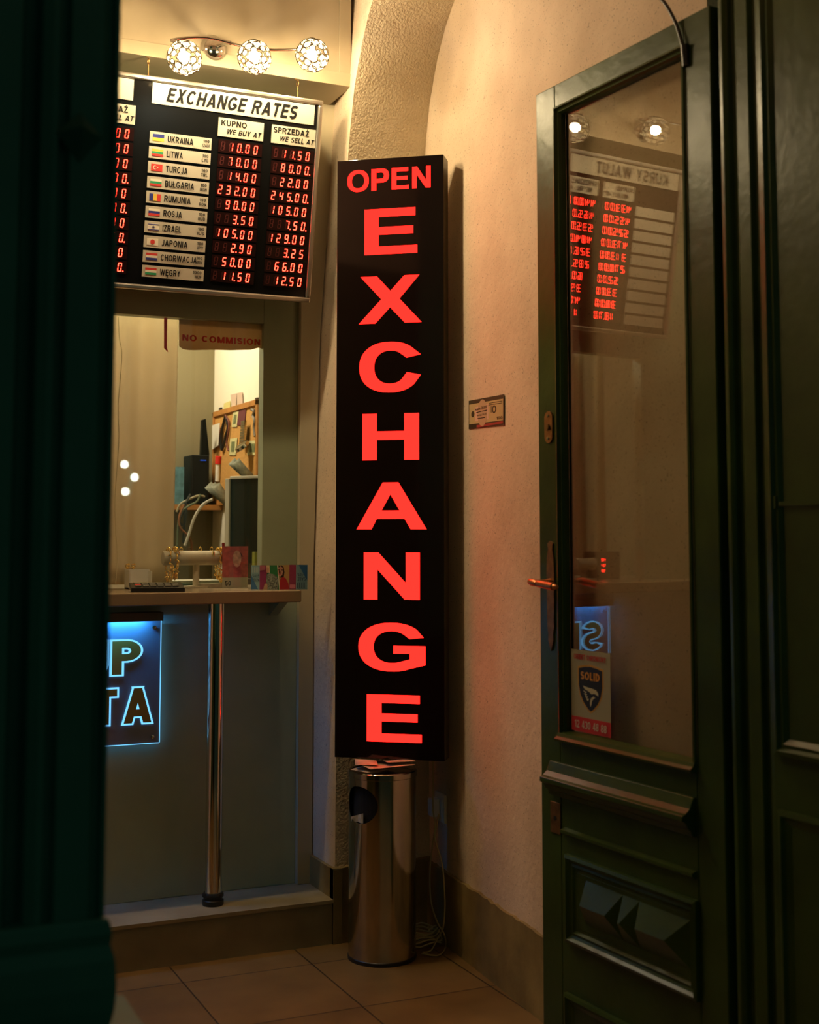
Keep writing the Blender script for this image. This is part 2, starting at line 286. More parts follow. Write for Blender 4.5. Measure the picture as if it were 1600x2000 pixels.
class MB:
    def __init__(s): s.v = []; s.f = []; s.m = []
    def add(s, v, f, mi=0):
        b = len(s.v); s.v += [tuple(p) for p in v]; s.f += [tuple(i + b for i in q) for q in f]; s.m += [mi] * len(f); return s
    def box(s, x0, x1, y0, y1, z0, z1, mi=0, M=None):
        v = [Vector(p) for p in ((x0, y0, z0), (x1, y0, z0), (x1, y1, z0), (x0, y1, z0), (x0, y0, z1), (x1, y0, z1), (x1, y1, z1), (x0, y1, z1))]
        if M: v = [M @ p for p in v]
        return s.add(v, [(0, 3, 2, 1), (4, 5, 6, 7), (0, 1, 5, 4), (1, 2, 6, 5), (2, 3, 7, 6), (3, 0, 4, 7)], mi)
    def quadbox(s, q, n, t, mi=0):                          # four corner points thickened along n
        a = [Vector(p) for p in q]; d = Vector(n).normalized() * t
        return s.add(a + [p + d for p in a], [(0, 1, 2, 3), (7, 6, 5, 4), (0, 4, 5, 1), (1, 5, 6, 2), (2, 6, 7, 3), (3, 7, 4, 0)], mi)
    def tube(s, pts, r, n=8, closed=False, mi=0):
        pts = [Vector(p) for p in pts]; N = len(pts); rings = []; prev = None
        for i, p in enumerate(pts):
            if closed: t = pts[(i + 1) % N] - pts[i - 1]
            else: t = pts[min(i + 1, N - 1)] - pts[max(i - 1, 0)]
            t.normalize()
            if prev is None:
                a = Vector((0, 0, 1)) if abs(t.z) < 0.9 else Vector((1, 0, 0))
                u = t.cross(a).normalized()
            else: u = (prev - t * prev.dot(t)).normalized()
            prev = u; w_ = t.cross(u); rr = r[i] if isinstance(r, (list, tuple)) else r
            rings.append([p + (u * math.cos(2 * math.pi * k / n) + w_ * math.sin(2 * math.pi * k / n)) * rr for k in range(n)])
        v = [q for rg in rings for q in rg]; f = []
        for i in range(N if closed else N - 1):
            j = (i + 1) % N
            for k in range(n): f.append((i * n + k, i * n + (k + 1) % n, j * n + (k + 1) % n, j * n + k))
        if not closed: f += [tuple(range(n - 1, -1, -1)), tuple((N - 1) * n + k for k in range(n))]
        return s.add(v, f, mi)
    def lathe(s, prof, c=(0, 0, 0), n=32, M=None, mi=0):    # profile (r, z) about z
        v = []; f = []; c = Vector(c); N = len(prof)
        for (r, z) in prof:
            for k in range(n):
                a = 2 * math.pi * k / n; p = Vector((r * math.cos(a), r * math.sin(a), z))
                v.append(c + (M @ p if M else p))
        for i in range(N - 1):
            for k in range(n): f.append((i * n + k, i * n + (k + 1) % n, (i + 1) * n + (k + 1) % n, (i + 1) * n + k))
        if prof[0][0] > 1e-6: f.append(tuple(range(n - 1, -1, -1)))
        if prof[-1][0] > 1e-6: f.append(tuple((N - 1) * n + k for k in range(n)))
        return s.add(v, f, mi)
    def ring(s, c, nrm, Rr, r, n=14, k=5, mi=0):
        nrm = Vector(nrm).normalized(); a = Vector((0, 0, 1)) if abs(nrm.z) < 0.9 else Vector((1, 0, 0))
        u = nrm.cross(a).normalized(); w_ = nrm.cross(u); c = Vector(c)
        return s.tube([c + (u * math.cos(2 * math.pi * i / n) + w_ * math.sin(2 * math.pi * i / n)) * Rr for i in range(n)], r, k, True, mi)
    def sphere(s, c, r, n=16, mi=0, sc_=(1, 1, 1)):
        m = n // 2; prof = [(max(r * math.sin(math.pi * i / m), 1e-7), -r * math.cos(math.pi * i / m)) for i in range(m + 1)]
        b = len(s.v); s.lathe(prof, (0, 0, 0), n, None, mi)
        for i in range(b, len(s.v)): p = s.v[i]; s.v[i] = (c[0] + p[0] * sc_[0], c[1] + p[1] * sc_[1], c[2] + p[2] * sc_[2])
        return s
    def flat(s, vf, u0, v0, y, mi=0, su=1, sv=1, M=None):   # 2D data -> plane x,z at depth y (front towards -y)
        v = [Vector((u0 + p[0] * su, y - p[2], v0 + p[1] * sv)) for p in vf[0]]
        if M: v = [M @ p for p in v]
        return s.add(v, vf[1], mi)
    def grid(s, fn, nu, nv, mi=0):
        v = [fn(i / nu, j / nv) for j in range(nv + 1) for i in range(nu + 1)]
        f = [(j * (nu + 1) + i, j * (nu + 1) + i + 1, (j + 1) * (nu + 1) + i + 1, (j + 1) * (nu + 1) + i) for j in range(nv) for i in range(nu)]
        return s.add(v, f, mi)
    def build(s, name, mats, parent=None, loc=None, smooth=False, bevel=0.0, world=False, solid=0.0):
        if not isinstance(mats, (list, tuple)): mats = [mats]
        vs = [Vector(p) for p in s.v]
        if parent is not None and world:
            mi = wm(parent).inverted(); vs = [mi @ p for p in vs]
        if loc is not None: L = Vector(loc); vs = [p - L for p in vs]
        me = bpy.data.meshes.new(name); me.from_pydata([tuple(p) for p in vs], [], s.f)
        for m in mats: me.materials.append(m)
        for p, i in zip(me.polygons, s.m): p.material_index = i
        bm = bmesh.new(); bm.from_mesh(me); bmesh.ops.recalc_face_normals(bm, faces=bm.faces); bm.to_mesh(me); bm.free()
        if smooth:
            for p in me.polygons: p.use_smooth = True
            me.set_sharp_from_angle(angle=R(40))
        o = bpy.data.objects.new(name, me); COL.objects.link(o)
        if loc is not None: o.location = loc
        if parent is not None: o.parent = parent
        if bevel:
            b = o.modifiers.new('bevel', 'BEVEL'); b.width = bevel; b.segments = 2; b.limit_method = 'ANGLE'; b.angle_limit = R(40)
        if solid:
            b = o.modifiers.new('solid', 'SOLIDIFY'); b.thickness = solid; b.offset = 0
        return o
def wm(o):
    m = Matrix.LocRotScale(o.location, o.rotation_euler, None)
    return wm(o.parent) @ m if o.parent else m
def tag(o, label=None, cat=None, group=None, kind=None):
    if label: o['label'] = label
    if cat: o['category'] = cat
    if group: o['group'] = group
    if kind: o['kind'] = kind
    return o
def empty(name, loc, label, cat, group=None, rot=(0, 0, 0), kind=None):
    o = bpy.data.objects.new(name, None); COL.objects.link(o); o.location = loc; o.rotation_euler = rot
    o.empty_display_size = 0.05
    return tag(o, label, cat, group, kind)

# ------------------------------------------------------------------ setting: floor, walls, vault, ceiling
T5 = math.tan(R(5.35)); T4 = math.tan(R(4))
def xwall(y):                                              # right-hand wall, plan line of its plaster face
    d = y - 3.05; k = .13                                   # the two straight runs meet in a soft bend
    return 1.8417 + (T5 - T4) / 2 * d + (T5 + T4) / 2 * math.sqrt(d * d + k * k)
MB().box(-0.8, 2.2, 1.45, 5.6, -0.06, 0).build('floor', TILES)['kind'] = 'structure'
mb = MB(); ys = [4.45, 4.2, 3.9, 3.6] + [3.5 - .05 * i for i in range(19)] + [2.5, 2.44]
prof = [(xwall(y), y) for y in ys]
loop = prof + [(2.15, 2.44), (2.15, 4.45)]
n = len(loop); v = [(x, y, z) for z in (0, 3.7) for x, y in loop]
mb.add(v, [(i, (i + 1) % n, n + (i + 1) % n, n + i) for i in range(n)] + [tuple(range(n)), tuple(range(2 * n - 1, n - 1, -1))])
mb.build('wall_right', WALL, smooth=True)['kind'] = 'structure'
def lerp_t(t, x):
    if x <= t[0][0]: return t[0][1]
    for (a, b), (c, d) in zip(t, t[1:]):
        if x <= c: return b + (d - b) * (x - a) / (c - a)
    return t[-1][1]
XEZ = [(0, 1.595), (.6, 1.598), (2.0, 1.622), (3.6, 1.626)]
YB = [(0, 4.055), (1.9, 4.065), (2.25, 4.068), (2.554, 4.04), (2.637, 4.025), (2.8, 3.98), (2.934, 3.91), (3.012, 3.85), (3.1, 3.74), (3.2, 3.55), (3.28, 3.36), (3.34, 3.1), (3.36, 2.9), (3.5, 2.85)]
DK = [(0, 0.01), (1.2, 0.02), (2.0, 0.05), (2.65, 0.09), (2.9, 0.08), (3.1, 0.05), (3.36, 0.0)]
XB = [(0, 1.595), (1.2, 1.594), (2.0, 1.614), (2.87, 1.672), (3.3, 1.69)]
zs = [0, .14, .6, 1.2, 1.7, 2.0, 2.2, 2.35, 2.5, 2.6, 2.7, 2.8, 2.87, 2.934, 2.98, 3.012, 3.06, 3.1, 3.15, 3.2, 3.25, 3.28, 3.31, 3.34, 3.36, 3.5]
mb = MB(); XE = 1.595
def pier(i, z):
    y0 = lerp_t(YB, z); x1 = 1.97
    XE = lerp_t(XEZ, z); return (XE + (x1 - XE) * i / 12, y0 + lerp_t(DK, z) * i / 12, z)
mb.add([pier(i, z) for z in zs for i in range(13)], [(j * 13 + i, j * 13 + i + 1, (j + 1) * 13 + i + 1, (j + 1) * 13 + i) for j in range(len(zs) - 1) for i in range(12)])
mb.build('wall_pier', ROUGH, smooth=True)['kind'] = 'structure'
mb = MB()
mb.add([p for z in zs for p in ((lerp_t(XEZ, z), lerp_t(YB, z), z), (lerp_t(XB, z), 4.32, z), (lerp_t(XB, z) + .3, 4.6, z))],
       [(j * 3 + i, j * 3 + i + 1, (j + 1) * 3 + i + 1, (j + 1) * 3 + i) for j in range(len(zs) - 1) for i in range(2)])
mb.build('wall_reveal', WALL)['kind'] = 'structure'
mb = MB(); mb.box(-0.8, 2.2, 1.5, 3.0, 3.36, 3.46)
mb.box(-0.8, 1.75, 2.9, 4.6, 3.46, 3.52)
mb.build('ceiling', WALL)['kind'] = 'structure'
MB().box(-0.8, 2.2, 1.42, 1.6, 2.62, 3.5).build('wall_front', WALL)['kind'] = 'structure'
MB().box(-0.8, -0.55, 1.42, 4.4, 0, 3.5).build('wall_left', WALL)['kind'] = 'structure'
MB().box(-0.55, -0.50, 1.60, 3.3, 0.01, 2.72).build('door_2', GREEN)['kind'] = 'structure'
mb = MB(); n = 40                                          # stone skirting along the right wall and the pier
def skirt(x0, y0, x1, y1, z0, hts, t, nx, ny):
    m = MB(); k = len(hts) - 1; vv = []
    for i, h in enumerate(hts):
        x = x0 + (x1 - x0) * i / k; y = y0 + (y1 - y0) * i / k
        vv += [(x, y, z0), (x, y, h), (x - nx * t, y - ny * t, h), (x - nx * t, y - ny * t, z0)]
    f = []
    for i in range(k):
        for a, b in ((0, 1), (1, 2), (2, 3), (3, 0)): f.append((4 * i + a, 4 * i + b, 4 * i + 4 + b, 4 * i + 4 + a))
    f += [(0, 1, 2, 3), (4 * k, 4 * k + 3, 4 * k + 2, 4 * k + 1)]
    return m.add(vv, f)
hts = [0.226 + random.uniform(-.004, .003) for _ in range(40)]
skirt(xwall(4.05) - .016, 4.05, xwall(3.06) - .016, 3.06, 0, hts, .03, -1, 0).build('baseboard_right', STONE)['kind'] = 'structure'
skirt(1.583, 4.038, 1.935, 4.046, 0, [0.235 + random.uniform(-.003, .003) for _ in range(14)], .03, 0, -1).build('baseboard_pier', STONE)['kind'] = 'structure'
skirt(1.583, 4.036, 1.583, 4.275, 0, [0.232] * 8, .03, -1, 0).build('baseboard_reveal', STONE)['kind'] = 'structure'
# tiled step below the counter
mb = MB(); mb.box(-0.55, 1.584, 4.045, 4.5, 0, 0.128); mb.box(-0.55, 1.584, 4.037, 4.5, 0.128, 0.139)
mb.build('floor_step', mat('step_stone', (0.30, 0.25, 0.15), 0.5, var=0.2, vscale=7, bump=0.05))['kind'] = 'structure'

# ------------------------------------------------------------------ counter front, window, fascia
PY = 4.28
mb = MB(); mb.box(-0.55, 1.54, PY, PY + .04, 0.139, 1.09); mb.build('wall_counter', mat('counter_laminate', (0.40, 0.47, 0.37), 0.45, bump=0.02, bscale=200, var=0.06), bevel=.002)['kind'] = 'structure'
mb = MB(); k = [z for z in zs if z > .1]
mb.add([p for z in k for p in ((1.54, PY - .025, z), (lerp_t(XB, z) - .004, PY - .025, z), (lerp_t(XB, z) + .02, PY + .08, z), (1.54, PY + .08, z))],
       [(j * 4 + i, j * 4 + (i + 1) % 4, (j + 1) * 4 + (i + 1) % 4, (j + 1) * 4 + i) for j in range(len(k) - 1) for i in range(4)] + [(3, 2, 1, 0), tuple(len(k) * 4 - 4 + i for i in range(4))])
mb.build('trim_1', CREAM)['kind'] = 'structure'
win = bpy.data.objects.new('window_1', None); COL.objects.link(win); win.location = (0.86, PY, 1.12); win['kind'] = 'structure'
WX0, WX1, WZ1 = 0.315, 1.413, 2.022
mb = MB(); mb.box(WX1, 1.54, PY, PY + .05, 1.10, 2.82); mb.box(-0.55, WX0, PY, PY + .05, 1.10, 2.82); mb.box(WX0, WX1, PY, PY + .05, WZ1, 2.82)
mb.build('window_frame', GREY, win, world=True, bevel=.002)
MB().box(WX0 - .002, WX1 + .002, PY + .012, PY + .018, 1.122, WZ1 + .002).build('window_pane', GLASS, win, world=True)
FY = 4.06
mb = MB(); mb.box(-0.55, 1.637, FY, 4.33, 2.86, 3.42); mb.box(-0.55, 1.64, FY - .012, 4.33, 2.812, 2.858); mb.box(1.598, 1.64, FY - .006, FY + .05, 2.858, 3.42)
mb.build('wall_fascia', FASCIA, bevel=.0015)['kind'] = 'structure'

# booth behind the window
BX, BY = 1.56, 5.38
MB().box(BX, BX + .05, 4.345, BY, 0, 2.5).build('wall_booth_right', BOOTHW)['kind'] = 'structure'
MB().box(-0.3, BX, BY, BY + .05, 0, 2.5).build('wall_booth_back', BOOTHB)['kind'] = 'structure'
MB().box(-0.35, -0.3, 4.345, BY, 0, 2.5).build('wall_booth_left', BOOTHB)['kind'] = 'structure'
MB().box(-0.35, BX + .05, 4.345, BY + .05, 2.5, 2.55).build('ceiling_booth', BOOTHW)['kind'] = 'structure'
cl = empty('ceiling_lamp', (1.0, 4.95, 2.5), 'white round ceiling lamp glowing inside the booth above the desk', 'lamp')
MB().lathe([(.001, 2.44), (.12, 2.445), (.15, 2.46), (.15, 2.475)], (1.0, 4.95, 0), 32).build('diffuser', emis('booth_light', BOOTH_COL, BOOTH_W), cl, world=True, smooth=True)
MB().lathe([(.155, 2.475), (.16, 2.5)], (1.0, 4.95, 0), 32).build('base', WHITE, cl, world=True)

# ------------------------------------------------------------------ counter shelf with chrome leg
SZ = 1.122
sh = empty('counter_shelf', (1.0, 4.06, 0.139), 'brown laminate counter shelf on a chrome leg below the booth window', 'counter')
MB().box(-0.5, 1.475, 4.055, 4.80, SZ - .038, SZ).build('board', SHELFM, sh, world=True, bevel=.003)
lg = MB().lathe([(.027, .175), (.027, 1.084)], (1.218, 4.145, 0), 32).build('leg', CHROME, sh, world=True, smooth=True); lg['label'] = 'round chrome leg'
MB().lathe([(.032, .139), (.034, .142), (.034, .155), (.030, .158), (.030, .163), (.034, .166), (.034, .172), (.030, .178)], (1.218, 4.145, 0), 32).build('foot', BLACK, lg, world=True, smooth=True)
MB().add([(1.44, 4.275, 1.084), (1.47, 4.275, 1.084), (1.47, 4.16, 1.084), (1.44, 4.16, 1.084), (1.44, 4.275, 1.03), (1.47, 4.275, 1.03)], [(0, 1, 2, 3), (0, 4, 5, 1), (3, 2, 5, 4), (0, 3, 4), (1, 5, 2)]).build('bracket', GREY, sh, world=True)

# ------------------------------------------------------------------ exchange rate board
TILT = R(10)
bd = empty('exchange_rate_board', (0.93, 4.12, 2.09), 'black exchange rate board with red digit columns in an aluminium frame', 'rate board', rot=(TILT, 0, 0))
BU0, BU1, BV0, BV1 = -0.61, 0.592, -0.014, 0.655
MB().box(BU0 + .008, BU1 - .008, 0.003, 0.05, BV0 + .008, BV1 - .008).build('panel', BOARDM, bd)
mb = MB()
for (a, b, c, d) in ((BU0, BU1, BV1 - .017, BV1), (BU0, BU1, BV0, BV0 + .017), (BU0, BU0 + .017, BV0 + .017, BV1 - .017), (BU1 - .017, BU1, BV0 + .017, BV1 - .017)):
    mb.box(a, b, -.006, .052, c, d)
mb.build('frame', ALU, bd, bevel=.005)
for px in (285, 575):                                      # the two hooks it hangs from
    p = aty(px, 176 if px == 575 else 134, 4.06); m = MB()
    m.tube([(p.x, 4.055, 2.816), (p.x, 4.045, 2.806), (p.x, 4.032, 2.802), (p.x, 4.030, 2.797)], .0022)
    m.ring((p.x, 4.028, 2.788), (1, 0, 0), .010, .0018); m.tube([(p.x, 4.026, 2.78), (p.x, 4.025, 2.735)], .002)
    m.build('hook', BRASS, bd, world=True, smooth=True)
def plate(name, u0, u1, v0, v1, texts, y=-.0005):
    p = MB().box(u0, u1, y, .0035, v0, v1).build(name, PLATE, bd)
    if texts:
        for (s, h, wd, du, dv, shr) in texts: MB().flat(text_data(s, h, wd, shr, .05 if h > .03 else .03, .0006), u0 + du, v0 + dv, y - .0004).build('lettering', INK, p)
    return p
plate('title_plate', .022, .564, .571, .636, [('EXCHANGE RATES', .044, .432, .045, .011, .22)])
plate('title_plate', -.583, -.037, .571, .636, [('KURSY WALUT', .044, .37, .055, .011, 0)])
HD = (('KUPNO', 'WE BUY AT'), ('SPRZEDAŻ', 'WE SELL AT'))
for base in (0, -.6):
    for k, u0 in enumerate((.241, .421)):
        plate('heading_plate', u0 + base, u0 + .152 + base, .497, .556, [(HD[k][0], .0185, (.085, .122)[k], .009 - .003 * k, .034, 0), (HD[k][1], .0165, (.115, .118)[k], .027, .009, .22)])
FL = {'yb': [((0, .5, 0, 1), (.75, .55, .05)), ((.5, 1, 0, 1), (.02, .04, .30))]}
flagm = {n_: mat('flag_' + n_, c, .6) for n_, c in dict(blue=(.02, .03, .22), yellow=(.75, .50, .06), green=(.02, .30, .12), red=(.62, .04, .03), white=(.78, .72, .58), black=(.02, .02, .05)).items()}
ROWS = [('UKRAINA', '100', 'UAH', ['blue', 'yellow'], 'h', .083), ('LITWA', '100', 'LTL', ['yellow', 'green', 'red'], 'h', .052), ('TURCJA', '100', 'TRL', ['red'], 'moon', .070),
        ('BUŁGARIA', '100', 'BGN', ['white', 'green', 'red'], 'h', .094), ('RUMUNIA', '100', 'RON', ['blue', 'yellow', 'red'], 'v', .086), ('ROSJA', '100', 'RUB', ['white', 'blue', 'red'], 'h', .060),
        ('IZRAEL', '100', 'ILS', ['white'], 'star', .060), ('JAPONIA', '100', 'JPY', ['white'], 'dot', .084), ('CHORWACJA', '100', 'HRK', ['red', 'white', 'blue'], 'h', .117), ('WĘGRY', '1000', 'HUF', ['red', 'white', 'green'], 'h', .066)]
for i, (nm, am, code, cols, kind, tw) in enumerate(ROWS):
    v0 = .448 - i * .04665
    p = plate('country_plate', .022, .222, v0, v0 + .037, [(nm, .020, tw, .057, .0085, 0), (am, .0098, (.02, .028)[len(am) > 3], (.172, .164)[len(am) > 3], .0215, 0), (code, .0098, .022, .171, .0075, 0)])
    f = MB(); fu, fv, fw, fh = .0315, v0 + .0075, .036, .022; ms = [flagm[c] for c in cols]; k = len(cols)
    for j in range(k):
        if kind == 'v': f.box(fu + fw * j / k, fu + fw * (j + 1) / k, -.0014, -.0005, fv, fv + fh, j)
        else: f.box(fu, fu + fw, -.0014, -.0005, fv + fh * (k - 1 - j) / k, fv + fh * (k - j) / k, j)
    def disc(cu, cv, r, n=20): return [(cu + r * math.cos(2 * math.pi * q / n), cv + r * math.sin(2 * math.pi * q / n)) for q in range(n)]
    if kind == 'dot': ms.append(flagm['red']); f.flat(poly_data([disc(0, 0, .0075)], .0006), fu + fw / 2, fv + fh / 2, -.0018, 1)
    if kind == 'moon':
        ms.append(flagm['white']); a = [(.006 * math.cos(t), .006 * math.sin(t)) for t in [R(40 + 280 * q / 14) for q in range(15)]]; b = [(.0015 + .0048 * math.cos(t), .0048 * math.sin(t)) for t in [R(320 - 280 * q / 14) for q in range(15)]]
        f.flat(poly_data([a + b], .0006), fu + .012, fv + fh / 2, -.0018, 1); f.flat(poly_data([disc(0, 0, .0018, 6)], .0006), fu + .021, fv + fh / 2, -.0018, 1)
    if kind == 'star':
        ms.append(flagm['blue']); f.box(fu, fu + fw, -.0018, -.0014, fv + .018, fv + .0205, 1); f.box(fu, fu + fw, -.0018, -.0014, fv + .0015, fv + .004, 1)
        for s_ in (1, -1):
            a = [(.0045 * math.cos(R(90 * s_ + 120 * q)), .0045 * math.sin(R(90 * s_ + 120 * q))) for q in range(3)]; b = [(x * .7, y * .7) for x, y in a]
            f.flat(poly_data([a, b], .0005), fu + fw / 2, fv + fh / 2, -.0018, 1)
    f.build('flag', ms, p)
for i in range(10): plate('country_plate', -.578, -.378, .448 - i * .04665, .485 - i * .04665, None)
SEG = {'0': 'abcdef', '1': 'bc', '2': 'abged', '3': 'abgcd', '4': 'fgbc', '5': 'afgcd', '6': 'afgedc', '7': 'abc', '8': 'abcdefg', '9': 'abcdfg'}
DW, DH, DT = .0128, .0285, .0029
def segs(u, v, which):                                     # seven-segment strokes as thin hexagons, leaning slightly
    t, g = DT, .0007; out = []
    def H(y): return [(g, y), (t / 2 + g, y + t / 2), (DW - t / 2 - g, y + t / 2), (DW - g, y), (DW - t / 2 - g, y - t / 2), (t / 2 + g, y - t / 2)]
    def V(x, y0, y1): return [(x, y0 + g), (x + t / 2, y0 + t / 2 + g), (x + t / 2, y1 - t / 2 - g), (x, y1 - g), (x - t / 2, y1 - t / 2 - g), (x - t / 2, y0 + t / 2 + g)]
    m = DH / 2; e = t / 2
    S = {'a': H(DH - e), 'g': H(m), 'd': H(e), 'f': V(e, m, DH - e), 'b': V(DW - e, m, DH - e), 'e': V(e, e, m), 'c': V(DW - e, e, m)}
    for c in which: out.append([(u + x + .10 * y, v + y) for x, y in S[c]])
    return out
def addpolys(mb, ps, y, mi=0, th=.0006):
    for p in ps:
        n_ = len(p); mb.add([(x, y, z) for x, z in p] + [(x, y - th, z) for x, z in p], [tuple(range(n_ - 1, -1, -1)), tuple(range(n_, 2 * n_))] + [(q, (q + 1) % n_, n_ + (q + 1) % n_, n_ + q) for q in range(n_)], mi)
def display(u0, v0, text, lastdot=False):
    pitch = .0276; base = MB().box(u0 - .004, u0 + 5 * pitch + .004, .0005, .0035, v0 - .006, v0 + DH + .006)
    lit = MB(); digs = text.replace('.', '').rjust(5); dot = 2
    for k in range(5):
        u = u0 + .002 + k * pitch; on = SEG[digs[k]] if digs[k] != ' ' else ''
        addpolys(base, segs(u, v0, [c for c in 'abcdefg' if c not in on]), .0004, 1)
        addpolys(lit, segs(u, v0, on), .0003, 0)
        if k == dot or (k == 4 and lastdot):
            uu = u + DW + .0035; addpolys(lit, [[(uu, v0), (uu + .0036, v0), (uu + .004, v0 + .0036), (uu + .0004, v0 + .0036)]], .0003, 0)
    d = base.build('led_display', [LEDBACK, LEDOFF], bd); lit.build('lit_digits', LED, d)
BUY = ['10.00', '70.00', '14.00', '232.00', '90.00', '3.50', '105.00', '2.90', '50.00', '11.50']
SELL = ['11.50', '80.00', '22.00', '245.00', '105.00', '7.50', '129.00', '3.25', '66.00', '12.50']
DOT = [0, 1, 0, 1, 0, 1, 0, 0, 0, 0]
LBUY = ['433.00', '455.00', '525.00', '473.00', '313.00', '270.00', '52.00', '33.00', '38.00', '18.70']
LSELL = ['440.00', '465.00', '535.00', '484.00', '326.00', '285.00', '60.00', '39.50', '40.00', '19.70']
LDOT = [0, 0, 0, 1, 0, 1, 0, 1, 0, 1]
for i in range(10):
    v0 = .452 - i * .0461
    display(.250, v0, BUY[i]); display(.430, v0, SELL[i], DOT[i])
    display(-.350, v0, LBUY[i]); display(-.170, v0, LSELL[i], LDOT[i])

# ------------------------------------------------------------------ wall lamps with crystal globes
def cage_points(n):
    return [Vector((math.cos(2.39996 * k) * math.sqrt(1 - z * z), math.sin(2.39996 * k) * math.sqrt(1 - z * z), z)) for k in range(n) for z in (1 - 2 * (k + .5) / n,)]
GR = .052
def globe_meshes():
    cage = MB(); cry = MB(); pts = cage_points(64)
    for k, d in enumerate(pts):
        r = GR * (.25, .15, .28, .19, .22)[k % 5]
        c = d * GR * .985
        cage.ring(c, d, r, .0014, 14, 4)
        a = d.cross(Vector((0, 0, 1)) if abs(d.z) < .9 else Vector((1, 0, 0))).normalized(); b = d.cross(a)
        vv = [c * .985 + (a * math.cos(2 * math.pi * q / 10) + b * math.sin(2 * math.pi * q / 10)) * r for q in range(10)]
        cry.add(vv, [tuple(range(10))])
    return cage, cry
GC = globe_meshes(); first_globe = {}
def wall_lamp(globes, canopy, bar, label):
    L = empty('wall_lamp', canopy, label, 'lamp', 'crystal globe wall lamps on the fascia')
    M = Matrix.Rotation(R(90), 3, 'X')
    cp = MB().lathe([(.001, .036), (.018, .034), (.034, .024), (.043, .008), (.046, 0.0)], canopy, 28, M).build('canopy', CHROME, L, world=True, smooth=True)
    MB().tube(bar, .0045, 10).build('arm', CHROME, L, world=True, smooth=True)
    c = Vector(canopy); near = min(bar, key=lambda p: (Vector(p) - c).length)
    MB().tube([c + Vector((0, -.03, 0)), near], .006, 10).build('arm_bracket', CHROME, L, world=True, smooth=True)
    for g in globes:
        g = Vector(g); att = min((Vector(p) for p in bar), key=lambda p: (p - g).length)
        top = g + Vector((0, .025, .047))
        hd = MB().lathe([(.010, -.034), (.012, -.012), (.017, -.008), (.017, .012), (.006, .016)], top, 16); hd.tube([top + Vector((0, 0, .01)), att], .005, 8)
        hd.build('lamp_holder', CHROME, L, world=True, smooth=True)
        ax = Vector((.12, -.38, -.92)).normalized(); MR = Vector((0, 0, 1)).rotation_difference(ax).to_matrix(); gc = g + Vector((0, .004, .004))
        bb = MB().lathe([(.017 * math.cos(R(a)), .017 * math.sin(R(a))) for a in (-36, -25, -12, 0, 15, 30, 45, 60, 75)] + [(.0005, .017)], gc, 20, MR).build('bulb', BULB, L, world=True, smooth=True)
        MB().lathe([(.008, -.030), (.010, -.018), (.0145, -.0115), (.0141, -.0104)], gc, 20, MR).build('bulb_base', WHITE, L, world=True, smooth=True)
        if 'cage' not in first_globe:
            o = GC[0].build('globe_cage', mat('cage_wire', (.10, .08, .05), .3, 1.0), L, smooth=True); first_globe['cage'] = o
            q = GC[1].build('crystal', CRYST, o); first_globe['cry'] = q
        else:
            o = first_globe['cage'].copy(); COL.objects.link(o); o.parent = L; q = first_globe['cry'].copy(); COL.objects.link(q); q.parent = o
        o.location = g - c
    return L
G1, G2, G3 = aty(360, 113, 3.85), aty(497, 112, 3.85), aty(610, 108, 3.85)
by = 3.90
bar = [aty(x, y, by) for x, y in [(334, 79), (346, 76), (362, 74), (385, 72.5), (405, 73.5), (425, 77), (450, 84), (472, 90), (500, 95), (535, 97.5), (570, 97), (600, 94)]]
can = aty(418, 97, FY); can.y = FY
wall_lamp([G1, G2, G3], tuple(can), bar, 'chrome wall lamp with three crystal globes on a curved arm above EXCHANGE RATES')
bar2 = [Vector((.10, by, 2.865)), Vector((.20, by, 2.868)), Vector((.32, by, 2.872)), Vector((.42, by, 2.872)), Vector((.54, by, 2.868)), Vector((.66, by, 2.855))]
wall_lamp([Vector((.18, 3.85, 2.815)), Vector((.40, 3.85, 2.815)), Vector((.62, 3.85, 2.805))], (.50, FY, 2.87), bar2, 'chrome wall lamp with three crystal globes, seen reflected in the door glass')

# ------------------------------------------------------------------ red EXCHANGE light box
SP = Vector((1.706, 3.856, 0))
sg = empty('exchange_sign', (SP.x, SP.y, .598), 'tall black light box with red OPEN EXCHANGE letters in the corner', 'sign', rot=(0, 0, R(-37.5)))
K = 1.009; SB = .598
MB().box(-.184 * K, .168 * K, .004, .078, 0, 1.928).build('casing', mat('sign_casing', (.05, .04, .02), .35), sg, bevel=.002)
MB().box(-.184 * K, .168 * K, 0, .0038, .001, 1.927).build('face_panel', ACRYL, sg, bevel=.0008)
def ring_pts(cx, cy, rx, ry, a0, a1, n, e=2.25):
    o = []
    for i in range(n + 1):
        t = R(a0 + (a1 - a0) * i / n); c, s_ = math.cos(t), math.sin(t)
        o.append((cx + rx * math.copysign(abs(c) ** (2 / e), c), cy + ry * math.copysign(abs(s_) ** (2 / e), s_)))
    return o
